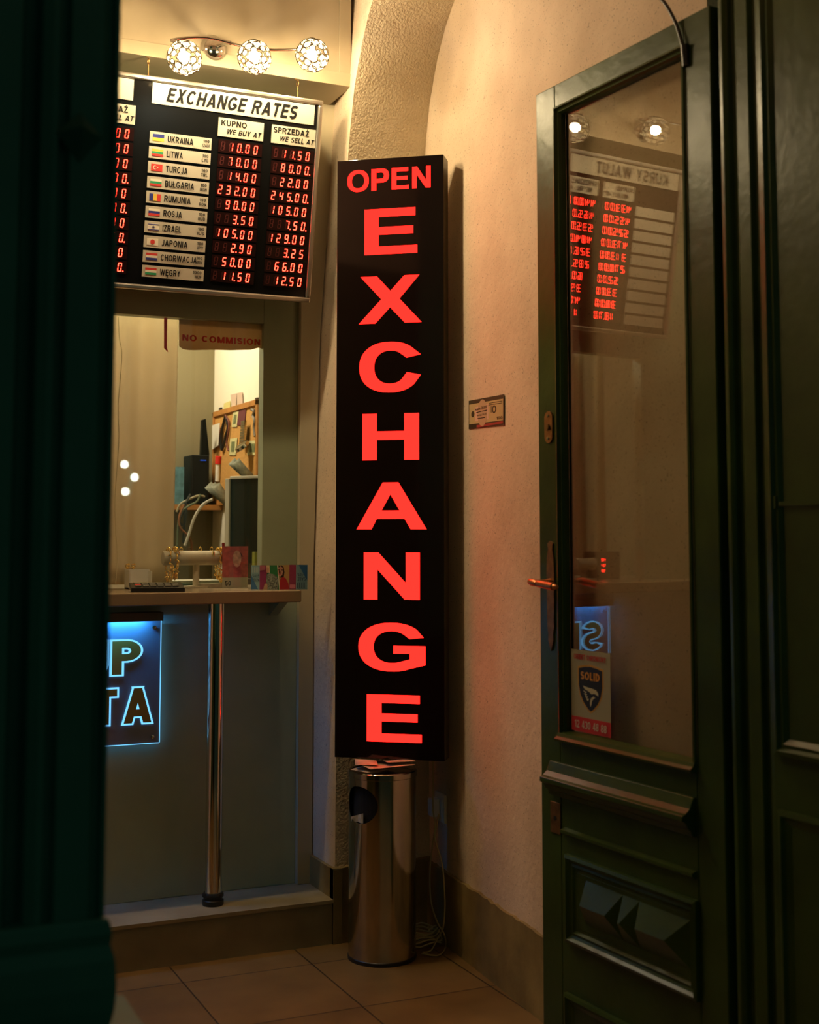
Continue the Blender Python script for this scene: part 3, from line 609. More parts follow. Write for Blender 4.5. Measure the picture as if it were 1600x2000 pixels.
LT = {
 'E': [[(0, 0), (1, 0), (1, .175), (.27, .175), (.27, .43), (.925, .43), (.925, .60), (.27, .60), (.27, .822), (.965, .822), (.965, 1), (0, 1)]],
 'X': [[(.025, 1), (.29, 1), (.505, .68), (.725, 1), (.965, 1), (.65, .51), (1, 0), (.735, 0), (.5, .335), (.265, 0), (0, 0), (.36, .51)]],
 'H': [[(0, 0), (.258, 0), (.258, .435), (.74, .435), (.74, 0), (1, 0), (1, 1), (.74, 1), (.74, .618), (.258, .618), (.258, 1), (0, 1)]],
 'A': [[(0, 0), (.215, 0), (.29, .22), (.69, .22), (.775, 0), (1, 0), (.6, 1), (.375, 1)], [(.36, .40), (.485, .745), (.615, .40)]],
 'N': [[(0, 0), (.245, 0), (.245, .64), (.735, 0), (1, 0), (1, 1), (.752, 1), (.752, .355), (.262, 1), (0, 1)]],
 'C': [ring_pts(.5, .5, .5, .5, 40, 320, 40) + [(1.0, .335), (.775, .392)] + ring_pts(.505, .5, .26, .325, 312, 48, 32) + [(.77, .675), (1.0, .735)]],
 'G': [ring_pts(.5, .5, .5, .5, 44, 300, 38) + [(1.0, .14), (1.0, .53), (.525, .53), (.525, .365), (.77, .365), (.77, .255)] + ring_pts(.5, .5, .27, .325, 292, 50, 30) + [(.765, .668), (.975, .70)]],
 'O': [ring_pts(.5, .5, .5, .5, 0, 354, 48), ring_pts(.5, .5, .29, .335, 0, 354, 40)],
 'P': [[(0, 0), (.28, 0), (.28, .36), (.52, .36)] + ring_pts(.62, .68, .38, .32, -90, 90, 18)[0:] + [(0, 1)], [(.28, .54), (.28, .83)] + ring_pts(.56, .685, .16, .145, 90, -90, 12)],
}
letters = [('O', -.150, -.078, 2.408, 2.480), ('P', -.0695, -.011, 2.409, 2.480), ('E', -.002, .055, 2.409, 2.480), ('N', .066, .1265, 2.409, 2.480),
           ('E', -.092, .0825, 2.199, 2.348), ('X', -.110, .0965, 1.975, 2.128), ('C', -.108, .094, 1.752, 1.915), ('H', -.097, .088, 1.537, 1.685), ('A', -.115, .112, 1.318, 1.466),
           ('N', -.091, .090, 1.098, 1.245), ('G', -.108, .108, .875, 1.026), ('E', -.080, .096, .658, .803)]
for ch, x0, x1, z0, z1 in letters:
    MB().flat(poly_data(LT[ch], .0016), x0 * K, (1.3 + (z0 - 1.3) * K) - SB, 0, 0, (x1 - x0) * K, (z1 - z0) * K).build('lit_letter', LETTER, sg)

# ------------------------------------------------------------------ steel bin with leaflets on its lid
bc = Vector((1.677, 3.862, 0)); BR, BH = .105, .571
bn = empty('ashtray_bin', bc, 'stainless steel cylinder bin with a side opening under the red sign', 'bin')
body = MB().lathe([(BR, .012), (BR, BH - .02), (BR - .003, BH - .02), (BR - .003, .012)], bc, 96)
body.f = [f for f in body.f if len(f) == 4]; body.m = [0] * len(body.f)
ob = [(3 * 96 + k, 3 * 96 + (k + 1) % 96, (k + 1) % 96, k) for k in range(96)]; body.f += ob; body.m += [0] * 96
bo = body.build('body', STEEL, bn, world=True, smooth=True)
hd_ = math.atan2(-.80, -.60)                               # the opening looks towards the counter
ha = Vector((math.cos(R(-157)), math.sin(R(-157)), 0)); hz = .475
cut = MB(); u_ = Vector((-ha.y, ha.x, 0)); nn_ = 32
oval = [(math.copysign(abs(math.cos(2 * math.pi * q / nn_)) ** .9, math.cos(2 * math.pi * q / nn_)) * .062, math.sin(2 * math.pi * q / nn_) * .056) for q in range(nn_)]
vv = [bc + ha * d + u_ * a + Vector((0, 0, hz + b)) for d in (.04, .16) for a, b in oval]
cut.add(vv, [tuple(range(nn_ - 1, -1, -1)), tuple(range(nn_, 2 * nn_))] + [(q, (q + 1) % nn_, nn_ + (q + 1) % nn_, nn_ + q) for q in range(nn_)])
co = cut.build('cut', STEEL, bn, world=True)
md = bo.modifiers.new('b', 'BOOLEAN'); md.object = co; md.operation = 'DIFFERENCE'; md.solver = 'EXACT'
bpy.context.view_layer.update()
dg = bpy.context.evaluated_depsgraph_get(); me2 = bpy.data.meshes.new_from_object(bo.evaluated_get(dg))
bo.modifiers.clear(); bo.data = me2; bpy.data.objects.remove(co)
MB().lathe([(.09, .02), (.09, BH - .03)], bc, 40).build('liner', VOID, bn, world=True)
MB().lathe([(BR + .001, 0), (BR + .002, .003), (BR + .002, .011), (BR, .013)], bc, 64).build('base_ring', BLACK, bn, world=True, smooth=True)
MB().lathe([(BR, BH - .02), (BR + .003, BH - .018), (BR + .003, BH - .003), (BR, BH), (BR - .008, BH), (BR - .012, BH - .006), (.001, BH - .008)], bc, 64).build('lid', STEEL, bn, world=True, smooth=True)
for k, (dx, dy, a, hx, hy, lift) in enumerate([(-.02, -.01, 20, .085, .045, .0), (.02, .01, -35, .080, .042, .003), (.0, -.045, 5, .088, .036, .006), (-.055, .0, 70, .05, .038, .009), (.045, -.03, -10, .05, .03, .011)]):
    M = Matrix.Translation((bc.x + dx, bc.y + dy, BH + .001 + 2 * lift)) @ Matrix.Rotation(R(a), 4, 'Z')
    m = MB(); m.grid(lambda p, q, M=M, hx=hx, hy=hy, k=k: tuple(M @ Vector(((p - .5) * 2 * hx * .9, (q - .5) * 2 * hy * .9, .004 + .004 * math.sin(p * 5 + k) * q))), 10, 4)
    tag(m.build('leaflet', mat('leaflet_paper', (.62, .46, .34), .6, var=.3, vscale=25), loc=(bc.x + dx, bc.y + dy, BH + .001), solid=.0008, smooth=True),
        ['crumpled leaflet lying flat at the left of the bin lid', 'crumpled leaflet lying at the back of the bin lid', 'long folded leaflet across the front of the bin lid', 'small folded leaflet on the left edge of the bin lid', 'small leaflet poking over the right of the bin lid'][k], 'leaflet', 'leaflets on the bin lid')
m = MB().grid(lambda p, q: tuple(bc + ha * (.094 + .004 * math.sin(9 * p)) + u_ * (-.045 + .055 * p) + Vector((0, 0, hz - .055 + .03 * (1-q) * (.4 + .6 * p)))), 8, 4)
tag(m.build('waste_paper', mat('waste_paper', (.55, .5, .4), .8, var=.3, vscale=60), loc=tuple(bc + ha * .09 + Vector((0, 0, hz - .05))), solid=.001), 'crumpled pale paper showing inside the bin opening', 'paper')

# ------------------------------------------------------------------ socket, plug and cables in the corner
def onwall(px, py, off=0.0):
    th = R(5.35); n_ = Vector((-math.cos(th), math.sin(th), 0)); p0 = Vector((1.881, 3.47, 0)) + n_ * off
    d = ray(px, py); return EYEP + d * ((p0 - EYEP).dot(n_) / d.dot(n_)), n_
p, wn = onwall(864, 1576); wt = Vector((math.sin(R(5.35)), math.cos(R(5.35)), 0))
so = empty('wall_socket', p, 'white wall socket beside the bin, low on the plaster wall', 'socket')
def wallbox(c, a, b, t0, t1, h):                           # box on the right wall: along a..b, out t0..t1, height h
    m = MB(); q = [c + wt * a - Vector((0, 0, h)), c + wt * b - Vector((0, 0, h)), c + wt * b + Vector((0, 0, h)), c + wt * a + Vector((0, 0, h))]
    return m.quadbox([x + wn * t0 for x in q], wn, t1 - t0)
wallbox(p, -.045, .045, 0.0005, .010, .045).build('cover', WHITE, so, world=True, bevel=.002)
wallbox(p, -.028, .028, .010, .013, .028).build('insert', WHITE, so, world=True, bevel=.001)
pa = empty('power_adapter', p + wn * .013, 'white plug adapter pushed into the wall socket', 'plug')
wallbox(p + wt * .006, -.020, .020, .0132, .042, .028).build('housing', WHITE, pa, world=True, bevel=.004)
CABLE = mat('cable_sheath', (.50, .42, .20), .5)
def smooth_path(pts, n=10):
    pts = [Vector(q) for q in pts]; o = []
    for i in range(len(pts) - 1):
        p0, p1, p2, p3 = pts[max(i - 1, 0)], pts[i], pts[i + 1], pts[min(i + 2, len(pts) - 1)]
        for k in range(n):
            t = k / n; o.append(.5 * ((2 * p1) + (p2 - p0) * t + (2 * p0 - 5 * p1 + 4 * p2 - p3) * t * t + (3 * p1 - p0 - 3 * p2 + p3) * t ** 3))
    return o + [pts[-1]]
def wc(px, py, off): return onwall(px, py, off)[0]
pth = [wc(846, 1484, .05), wc(846, 1520, .045), wc(846, 1580, .045), wc(850, 1612, .045), wc(845, 1650, .05), wc(840, 1700, .05), wc(842, 1760, .05), wc(854, 1800, .05), wc(868, 1826, .05), atz(870, 1850, .006), atz(856, 1866, .006), atz(824, 1862, .006)]
tag(MB().tube(smooth_path(pth), .0024, 6).build('power_cable', CABLE, loc=tuple(pth[-1]), smooth=True), 'thin pale cable hanging from under the red sign down to the floor', 'cable')
pth = [wc(857, 1590, .04), wc(853, 1615, .04), wc(850, 1640, .05), wc(864, 1690, .04), wc(869, 1760, .04), wc(866, 1810, .05), wc(855, 1832, .06), atz(842, 1856, .006), atz(826, 1860, .006)]
tag(MB().tube(smooth_path(pth), .0024, 6).build('power_cable', CABLE, loc=tuple(pth[-1]), smooth=True), 'thin pale cable from the plug adapter down behind the bin', 'cable')
c0 = atz(826, 1842, .01); m = MB()
for k in range(6):
    a = [c0 + Vector((.055 * math.cos(t * .5 + k), .030 * math.sin(t * .5 + k) + .01 * k - .03, .006 + .006 * k + .012 * math.sin(t * .8 + 2 * k) ** 2)) for t in range(12)]
    m.tube(smooth_path(a, 4), .0026, 6)
tag(m.build('cable_bundle', CABLE, loc=tuple(c0), smooth=True), 'tangled bundle of pale cable on the floor behind the bin', 'cable')

# banknote flyer and card on the wall
def wallframe(px0, py0, px1, py1, px2, py2, px3, py3, off=.001): return [onwall(a, b, off)[0] for a, b in ((px0, py0), (px1, py1), (px2, py2), (px3, py3))]
def bilin(q, u, v): return q[0] * (1 - u) * (1 - v) + q[1] * u * (1 - v) + q[2] * u * v + q[3] * (1 - u) * v
NOTEG = mat('note_green', (.30, .26, .12), .7, var=.15, vscale=60); NOTED = mat('note_dark', (.05, .045, .02), .7); NOTEL = mat('note_light', (.52, .44, .22), .7)
q = wallframe(916, 838, 985, 830, 985, 770, 916, 783)
fl = empty('banknote_flyer', q[0], 'hundred note flyer glued to the plaster wall right of the sign', 'flyer')
def onq(q, u0, u1, v0, v1, t0, t1): return MB().quadbox([bilin(q, u, v) + wn * t0 for u, v in ((u0, v0), (u1, v0), (u1, v1), (u0, v1))], wn, t1 - t0)
onq(q, 0, 1, 0, 1, 0, .0008).build('sheet', NOTED, fl, world=True)
m = MB()
for a in ((.02, .98, .16, .86), ): m.add(*[(lambda z: (z.v, z.f))(onq(q, *a, .0009, .0013))][0], 0)
m.build('printed_field', NOTEL, fl, world=True)
def mapflat(vf, q, t): return ([bilin(q, x, y) + wn * (t + .0002 + z) for x, y, z in vf[0]], vf[1])
def ell(cx, cy, rx, ry, n=24): return [(cx + rx * math.cos(2 * math.pi * k / n), cy + ry * math.sin(2 * math.pi * k / n)) for k in range(n)]
m = MB(); m.add(*mapflat(poly_data([ell(.13, .5, .045, .11)], .0003), q, .0014)); m.add(*mapflat(poly_data([ell(.74, .56, .055, .13), ell(.74, .56, .03, .09)], .0003), q, .0014))
m.add(*mapflat(poly_data([[(.655, .46), (.67, .46), (.67, .68), (.655, .68)]], .0003), q, .0014))
for (x, y, h, s_) in ((.80, .2, .10, '100'), (.05, .04, .10, '100')):
    td = text_data(s_, h, .17, 0, .02, .0003); m.add(*mapflat(([(x + a, y + b, c) for a, b, c in td[0]], td[1]), q, .0014))
for v_ in (.72, .78): m.add(*mapflat(poly_data([[(.6, v_), (.95, v_), (.95, v_ + .018), (.6, v_ + .018)]], .0003), q, .0014))
m.build('print', NOTED, fl, world=True)
m = MB(); m.add(*mapflat(poly_data([[(.25, .01), (.98, .06), (.98, .13), (.25, .10)]], .0003), q, .0014)); m.build('red_band', mat('note_red', (.35, .05, .04), .7), fl, world=True)
m = MB(); m.add(*mapflat(poly_data([ell(.41, .5, .14, .46)], .0003), q, .0016)); m.build('portrait_oval', mat('note_oval', (.50, .38, .24), .7), fl, world=True)
q2 = wallframe(929, 823, 955, 819, 954, 788, 928, 796, .0022)
bcard = empty('business_card', q2[0], 'small pinkish business card stuck over the hundred note flyer', 'card')
onq(q2, 0, 1, 0, 1, 0, .0005).build('card', mat('pink_paper', (.68, .50, .40), .8), bcard, world=True)
m = MB()
m2 = MB()
td = text_data('Kantor ZŁADO', .17, .92, 0, 0.0, .0002); m2.add(*mapflat(([(.04 + a, .74 + b, c) for a, b, c in td[0]], td[1]), q2, .0007))
td = text_data('Tel. 022 100-25', .12, .76, 0, 0.0, .0002); m2.add(*mapflat(([(.13 + a, .32 + b, c) for a, b, c in td[0]], td[1]), q2, .0007))
for (v_, a, b) in ((.58, .1, .5), (.58, .55, .92), (.14, .18, .75)): m2.add(*mapflat(poly_data([[(a, v_), (b, v_), (b, v_ + .05), (a, v_ + .05)]], .0002), q2, .0007))
m2.build('lettering', INK, bcard, world=True)

# ------------------------------------------------------------------ illuminated SKUP ZLOTA acrylic sign
PX0, PX1, PZ0, PZ1 = .527, 1.066, .636, 1.035; YF = PY - .022
ls = empty('acrylic_sign', (.80, PY, PZ0), 'blue edge-lit acrylic sign with gold capital letters on the counter front', 'sign')
MB().box(PX0, PX1, YF, YF + .006, PZ0, PZ1 - .012).build('acrylic_panel', mat('smoky_acrylic', (.26, .28, .34), .45, spec=.3), ls, world=True)
m = MB(); m.box(PX0, PX1, YF - .034, PY - .001, PZ1 + .006, PZ1 + .018); m.box(PX0, PX1, YF - .036, YF - .033, PZ1 - .010, PZ1 + .018); m.build('led_housing', mat('led_channel', (.12, .10, .07), .5), ls, world=True, bevel=.002)
MB().box(PX0 + .01, PX1 - .05, YF - .026, YF - .014, PZ1 + .003, PZ1 + .006).build('led_strip', BLUE, ls, world=True)
m = MB(); m.box(PX1, PX1 + .0025, YF - .001, YF + .007, PZ0, PZ1 - .012); m.box(PX0 - .0025, PX0, YF - .001, YF + .007, PZ0, PZ1 - .012); m.box(PX0, PX1, YF - .001, YF + .007, PZ0 - .0022, PZ0)
m.build('lit_edge', BLUEEDGE, ls, world=True)
for x in (PX0 + .022, PX1 - .022):
    for z in (PZ0 + .02, PZ1 - .032): MB().lathe([(.006, 0), (.006, .006), (.003, .008)], (x, YF, z), 14, Matrix.Rotation(R(90), 3, 'X')).build('screw', CHROME, ls, world=True, smooth=True)
for txt, x0, wd, z0, h, gap in (('SKUP', .566, .436, .857, .106, .11), ('ZŁOTA', .552, .488, .702, .110, .17)):
    face = text_data(txt, h, wd, 0, .07, .002, gap); outl = text_data(txt, h, wd, 0, .07, .0015, gap, .05)
    fo = MB().flat(face, x0, z0, YF - .003).build('gold_lettering', mat('gold_letter', (.50, .28, .04), .4, .2), ls, world=True)
    MB().flat(outl, x0, z0, YF - .001).build('lit_outline', BLUEEDGE, fo, world=False)
    ob_ = [o for o in fo.children][0]
    mi = wm(ls).inverted()
    for vtx in ob_.data.vertices: vtx.co = mi @ vtx.co

# ------------------------------------------------------------------ open glazed door
QD = Vector((1.7972, 3.0624, 0))
dr = empty('door_1', QD, 'open dark green glazed door with brass lever handle on the right', 'door', rot=(0, 0, R(-86)), kind='structure')
F0, F1 = -.022, .015
mb = MB()
mb.box(.012, .100, F0, F1, .012, 2.495); mb.box(.622, .710, F0, F1, .012, 2.495); mb.box(.100, .622, F0, F1, 2.432, 2.495); mb.box(.100, .622, F0, F1, .012, .775)
mb.build('door_leaf', GREEN, dr, bevel=.003)
def bead(x0, x1, z0, z1, prof):                            # moulding running round an opening; prof: (inset, y)
    m = MB(); k = len(prof); vv = []
    for (i, y) in prof: vv += [(x0 + i, y, z0 + i), (x1 - i, y, z0 + i), (x1 - i, y, z1 - i), (x0 + i, y, z1 - i)]
    f = [(a * 4 + c, a * 4 + (c + 1) % 4, (a + 1) * 4 + (c + 1) % 4, (a + 1) * 4 + c) for a in range(k - 1) for c in range(4)]
    return m.add(vv, f)
bead(.098, .624, .773, 2.434, [(0, -.0225), (.002, -.028), (.007, -.029), (.010, -.022), (.013, -.020), (.017, -.021), (.021, -.014), (.023, -.003)]).build('glazing_bead', GREEN, dr, smooth=False)
bead(.098, .624, .773, 2.434, [(0, .0155), (.004, .018), (.012, .016), (.022, .006)]).build('glazing_bead', GREEN, dr)
MB().box(.112, .610, -.003, .001, .787, 2.42).build('glass_pane', DGLASS, dr)
m = MB(); sec = [(-.022, .775), (-.040, .777), (-.042, .783), (-.034, .789), (-.030, .797), (-.004, .803), (-.004, .775)]
m.add([(x, y, z) for x in (.100, .622) for y, z in sec], [(k, (k + 1) % 7, 7 + (k + 1) % 7, 7 + k) for k in range(7)] + [tuple(range(7)), tuple(range(13, 6, -1))]); m.build('glazing_sill', GREEN, dr)
m = MB(); sec = [(-.022, .722), (-.030, .722), (-.034, .712), (-.040, .698), (-.052, .688), (-.062, .684), (-.062, .672), (-.052, .668), (-.046, .655), (-.038, .650), (-.034, .638), (-.022, .634)]; ns = len(sec)
m.add([(x, y, z) for x in (.062, .617) for y, z in sec], [(k, (k + 1) % ns, ns + (k + 1) % ns, ns + k) for k in range(ns)] + [tuple(range(ns)), tuple(range(2 * ns - 1, ns - 1, -1))]); m.build('drip_ledge', GREEN, dr, bevel=.002)
def strip(x0, x1, z0, z1, d):
    sec = [(-.022, z1), (-.022 - d, z1 - .004), (-.022 - d, z0 + .006), (-.022 - d * .4, z0), (-.022, z0)]
    m = MB(); m.add([(x, y, z) for x in (x0, x1) for y, z in sec], [(k, (k + 1) % 5, 5 + (k + 1) % 5, 5 + k) for k in range(5)] + [tuple(range(5)), tuple(range(9, 4, -1))]); return m
strip(.115, .615, .545, .562, .014).build('moulding_strip', GREEN, dr)
pb = bead(.128, .622, .286, .500, [(0, -.0225), (.0, -.034), (.008, -.037), (.014, -.030), (.020, -.026), (.026, -.028), (.034, -.020), (.040, -.0225)])
lp = pb.build('lower_panel', GREEN, dr)
def hip(x0, x1, z0, z1, r0, r1, zr, h):                     # faceted lozenge: ridge from r0 to r1
    return MB().add([(x0, -.0225, z1), (x1, -.0225, z1), (x1, -.0225, z0), (x0, -.0225, z0), (r0, -.0225 - h, zr), (r1, -.0225 - h, zr)], [(0, 1, 5, 4), (1, 2, 5), (2, 3, 4, 5), (3, 0, 4), (3, 2, 1, 0)])
for a in ((.205, .352, .345, .450, .216, .316, .396, .030), (.352, .414, .345, .450, .366, .372, .392, .030), (.414, .590, .345, .450, .432, .535, .396, .030)): hip(*a).build('faceted_ornament', GREEN, lp)
pb = bead(.120, .622, -.2 + .23, .160, [(0, -.0225), (.0, -.034), (.008, -.037), (.014, -.030), (.020, -.026), (.030, -.0225)]); pb.build('lower_panel', GREEN, dr)
# lock plates and lever handle
def capsule(cx, cz, rx, rz, n=20): return [(cx + (rx) * math.cos(t), cz + (rz - rx) * (1 if math.sin(t) >= 0 else -1) + rx * math.sin(t)) for t in [2 * math.pi * (k + .5) / n for k in range(n)]]
m = MB().flat(poly_data([capsule(0, 0, .018, .042)], .005), .064, 1.583, F0 - .002); e = m.build('lock_escutcheon', BRASS, dr, bevel=.001)
MB().lathe([(.009, 0), (.009, .006), (.001, .0065)], (.064, F0 - .005, 1.583), 18, Matrix.Rotation(R(90), 3, 'X')).build('lock_cylinder', mat('dull_brass', (.25, .16, .07), .4, 1.0), e)
for dz in (.03, -.03): MB().lathe([(.004, 0), (.004, .0025), (.001, .003)], (.064, F0 - .005, 1.583 + dz), 10, Matrix.Rotation(R(90), 3, 'X')).build('screw', STEEL, e)
hw = [(0, 1.285), (.012, 1.278), (.009, 1.262), (.015, 1.24), (.017, 1.19), (.016, 1.12), (.014, 1.085), (.016, 1.065), (.010, 1.045), (.012, 1.03), (.006, 1.012), (0, 1.0)]
out = [(.067 + a, z) for a, z in hw] + [(.067 - a, z) for a, z in reversed(hw[1:-1])]
m = MB().flat(poly_data([out], .005), 0, 0, F0 - .002); hp = m.build('handle_plate', BRASS, dr, bevel=.001)
m = MB(); z_h = 1.178
m.tube([(.067, F0, z_h), (.067, F0 - .02, z_h), (.067, F0 - .052, z_h), (.067, F0 - .062, z_h + .001)], [.011, .007, .007, .0095], 14)
m.tube([(.052, F0 - .058, z_h + .002), (.067, F0 - .058, z_h), (.082, F0 - .057, z_h - .002)], [.008, .010, .008], 14)
m.tube([(.082, F0 - .057, z_h - .002), (.085, F0 - .056, z_h - .002), (.150, F0 - .052, z_h - .008), (.152, F0 - .052, z_h - .008), (.163, F0 - .051, z_h - .009), (.166, F0 - .051, z_h - .009)], [.006, .0095, .0105, .007, .006, .003], 14)
m.build('lever', mat('copper_brass', (.60, .26, .12), .28, 1.0), hp, smooth=True)
m = MB(); m.box(.056, .100, F0 - .003, F0, .540, .618); kp = m.build('keyhole_plate', BRASS, dr, bevel=.001)
MB().lathe([(.006, 0), (.006, .0012), (.001, .0013)], (.078, F0 - .003, .578), 14, Matrix.Rotation(R(90), 3, 'X')).build('keyhole', VOID, kp)

# alarm company sticker on the glass
stk = empty('alarm_sticker', tuple(QD), 'grey alarm company sticker with a black shield at the bottom of the door glass', 'sticker', rot=(0, 0, R(-86)))
U0, U1, V0, V1 = .126, .289, .806, 1.010; GY = -.0036
MB().box(U0, U1, GY - .0005, GY, V0, V1).build('sheet', mat('sticker_grey', (.36, .34, .25), .6), stk)
MB().box(U0, U1, GY - .0009, GY - .0005, V0, V0 + .036).build('red_band', mat('sticker_red', (.55, .03, .04), .6), stk)
def shield(k): return [(-.058 * k, .080 * k), (-.03 * k, .088 * k), (0, .092 * k), (.03 * k, .088 * k), (.058 * k, .080 * k), (.058 * k, .01 * k), (.050 * k, -.03 * k), (.035 * k, -.062 * k), (.012 * k, -.088 * k), (0, -.096 * k), (-.012 * k, -.088 * k), (-.035 * k, -.062 * k), (-.050 * k, -.03 * k), (-.058 * k, .01 * k)]
uc, vc = .2075, .911
vc = .917
se = MB().flat(poly_data([shield(1)], .0004), uc, vc, GY - .0007, 0, .92, .64).build('shield_edge', mat('sticker_gold', (.55, .30, .05), .5), stk)
MB().flat(poly_data([shield(1)], .0004), uc, vc, GY - .0011, 0, .84, .585).build('shield', mat('sticker_black', (.012, .014, .018), .5), stk)
m = MB()
head = [[(-.030, .010), (-.01, .006), (.012, .004), (.030, .000), (.040, -.012), (.039, -.022), (.034, -.018), (.022, -.014), (.010, -.018), (-.004, -.008), (-.022, -.002)],
        [(.018, -.024), (.006, -.034), (.002, -.050), (.003, -.066), (.008, -.058), (.010, -.046), (.016, -.036), (.026, -.028)],
        [(-.030, -.008), (-.012, -.012), (-.018, -.018)], [(-.027, -.019), (-.010, -.020), (-.016, -.027)], [(-.022, -.029), (-.006, -.028), (-.012, -.036)], [(-.016, -.037), (-.002, -.036), (-.008, -.046)]]
for lp_ in head: m.flat(poly_data([lp_], .0003), uc - .004, vc - .002, GY - .0014, 0, .92, .66)
m.build('eagle_head', mat('sticker_cream', (.55, .52, .38), .6), stk)
MB().flat(text_data('SOLID', .020, .080, 0, .09, .0003), uc - .040, .937, GY - .0014).build('lettering', mat('sticker_orange', (.62, .28, .06), .6), stk)
m = MB(); m.flat(text_data('OBIEKT CHRONIONY', .013, .136, 0, .05, .0003), U0 + .012, .986, GY - .0007); m.build('lettering', MATS['sticker_red'], stk)
MB().flat(text_data('12 430 48 88', .019, .136, 0, .0, .0003), U0 + .013, V0 + .009, GY - .0011).build('lettering', mat('sticker_white', (.62, .58, .5), .6), stk)

# black closer hose above the door
dM = Matrix.LocRotScale(QD, dr.rotation_euler, None)
def dpt(px, py, y):
    n_ = dM.to_3x3() @ Vector((0, -1, 0)); p0 = dM @ Vector((0, y, 0)); d = ray(px, py); return EYEP + d * ((p0 - EYEP).dot(n_) / d.dot(n_))
pth = [dpt(x, y, -.03) for x, y in [(1262, -40), (1283, -12), (1300, 8), (1314, 32), (1324, 55), (1332, 84), (1337, 104)]]
ch = empty('door_cable', tuple(pth[-1]), 'black curved cable running from above into the top of the green door', 'cable')
MB().tube(smooth_path([pth[0] + Vector((-.06, .03, .10))] + pth, 8), .0045, 10).build('hose', BLACK, ch, world=True, smooth=True)
e0 = pth[-1]; MB().tube([pth[-1] + Vector((0, 0, .02)), pth[-1] - Vector((-.004, 0, .03))], .009, 10).build('end_sleeve', BLACK, ch, world=True, smooth=True)

# right jamb: panelled outer leaf, nearer the camera
mb = MB()
pf = [(.716, .03), (.716, .004), (.730, .004), (.730, -.012), (.738, -.022), (.750, -.024), (.760, -.018), (.764, -.006), (.782, -.006), (.786, -.018), (.792, -.022), (.828, -.022), (.832, -.010), (.846, -.008), (.850, -.020), (.862, -.022),
      (1.36, -.022), (1.36, .05), (.716, .05)]
def extr(pf, z0, z1):
    m = MB(); k = len(pf); return m.add([(x, y, z) for z in (z0, z1) for x, y in pf], [(i, (i + 1) % k, k + (i + 1) % k, k + i) for i in range(k)] + [tuple(range(k)), tuple(range(2 * k - 1, k - 1, -1))])
j = empty('trim_2', QD, 'dark green panelled outer door leaf at the right edge', 'door leaf', rot=(0, 0, R(-86)), kind='structure')
extr(pf, 0.0, 3.3).build('leaf', GREEN, j, bevel=.002)
bead(.872, 1.30, .852, 2.7, [(0, -.0225), (0, -.034), (.010, -.036), (.016, -.028), (.024, -.030), (.034, -.0225)]).build('upper_panel', GREEN, j)
bead(.876, 1.30, .20, .742, [(0, -.0225), (0, -.032), (.010, -.034), (.016, -.027), (.030, -.0225)]).build('lower_panel', GREEN, j)
m = MB(); m.box(.90, 1.10, -.032, -.022, 1.36, 1.368); m.box(.888, .893, -.034, -.022, 1.355, 1.38); m.build('latch', GREEN, j)

# left jamb: big teal pilaster in the foreground
lj = empty('trim_3', (.25, 1.9, 0), 'dark teal pilaster door jamb filling the left edge', 'jamb', kind='structure')
pf = [(-.35, 1.9), (.235, 1.9), (.262, 1.9), (.270, 1.925), (.286, 1.93), (.292, 1.905), (.306, 1.897), (.315, 1.897), (.319, 1.908), (.326, 1.910), (.332, 1.897), (.378, 1.895), (.384, 1.905), (.392, 1.908), (.396, 1.899), (.402, 1.90), (.402, 2.02), (-.35, 2.02)]
extr(pf, .0, 3.4).build('pilaster', TEAL, lj, world=True)
m = MB(); prof_ = [(0, .0), (.060, .0), (.060, .600), (.054, .618), (.006, .628), (.010, .65), (.012, .68), (.010, .715), (.004, .735), (.006, .75), (.003, .765), (0, .77)]
for (o_x, z) in prof_[1:]: pass
vv = []
for (o_, z) in prof_[1:]: vv += [(-.35, 1.888 - o_, z), (.404 + o_, 1.888 - o_, z), (.404 + o_, 2.02, z), (-.35, 2.02, z)]
k = len(prof_) - 1
m.add(vv, [(a * 4 + c, a * 4 + (c + 1) % 4, (a + 1) * 4 + (c + 1) % 4, (a + 1) * 4 + c) for a in range(k - 1) for c in range(4)] + [(3, 2, 1, 0), (k * 4 - 4, k * 4 - 3, k * 4 - 2, k * 4 - 1)])
m.build('plinth', TEAL, lj, world=True)
bx, bz = .345, 1.875
MB().add([(bx - .034, 1.896, bz), (bx, 1.896, bz + .036), (bx + .034, 1.896, bz), (bx, 1.896, bz - .04), (bx, 1.868, bz + .006)], [(0, 1, 4), (1, 2, 4), (2, 3, 4), (3, 0, 4), (3, 2, 1, 0)]).build('diamond_boss', TEAL, lj, world=True)

# ------------------------------------------------------------------ inside the booth window
def on_shelf(px, y): p = aty(px, 1150, y); return Vector((p.x, y, SZ))
# curtain
m = MB()
def cur(a, b):
    z = 1.135 + b * .93; x0 = .335; x1 = aty(333 + 13 * b, 1090 - 450 * b, 4.48).x
    return (x0 + (x1 - x0) * a, 4.48 + .026 * math.sin(a * 30 + .6 * b) * (.7 + .3 * (1 - b)) + .008 * math.sin(a * 61), z)
m.grid(cur, 120, 14)
tag(m.build('curtain', CURT, loc=(.6, 4.48, 1.135), smooth=True, solid=.002), 'beige curtain hanging in folds inside the booth window', 'curtain')
pth = [aty(x, y, 4.43) for x, y in [(231, 618), (233, 660), (238, 690), (235, 740), (231, 790), (232, 860), (228, 920), (224, 980), (226, 1040), (229, 1090), (226, 1140)]]
tag(MB().tube(smooth_path(pth), .0012, 5).build('string', mat('cord', (.8, .7, .45), .7), loc=tuple(pth[-1])), 'thin wavy white cord hanging in front of the beige curtain', 'cord')
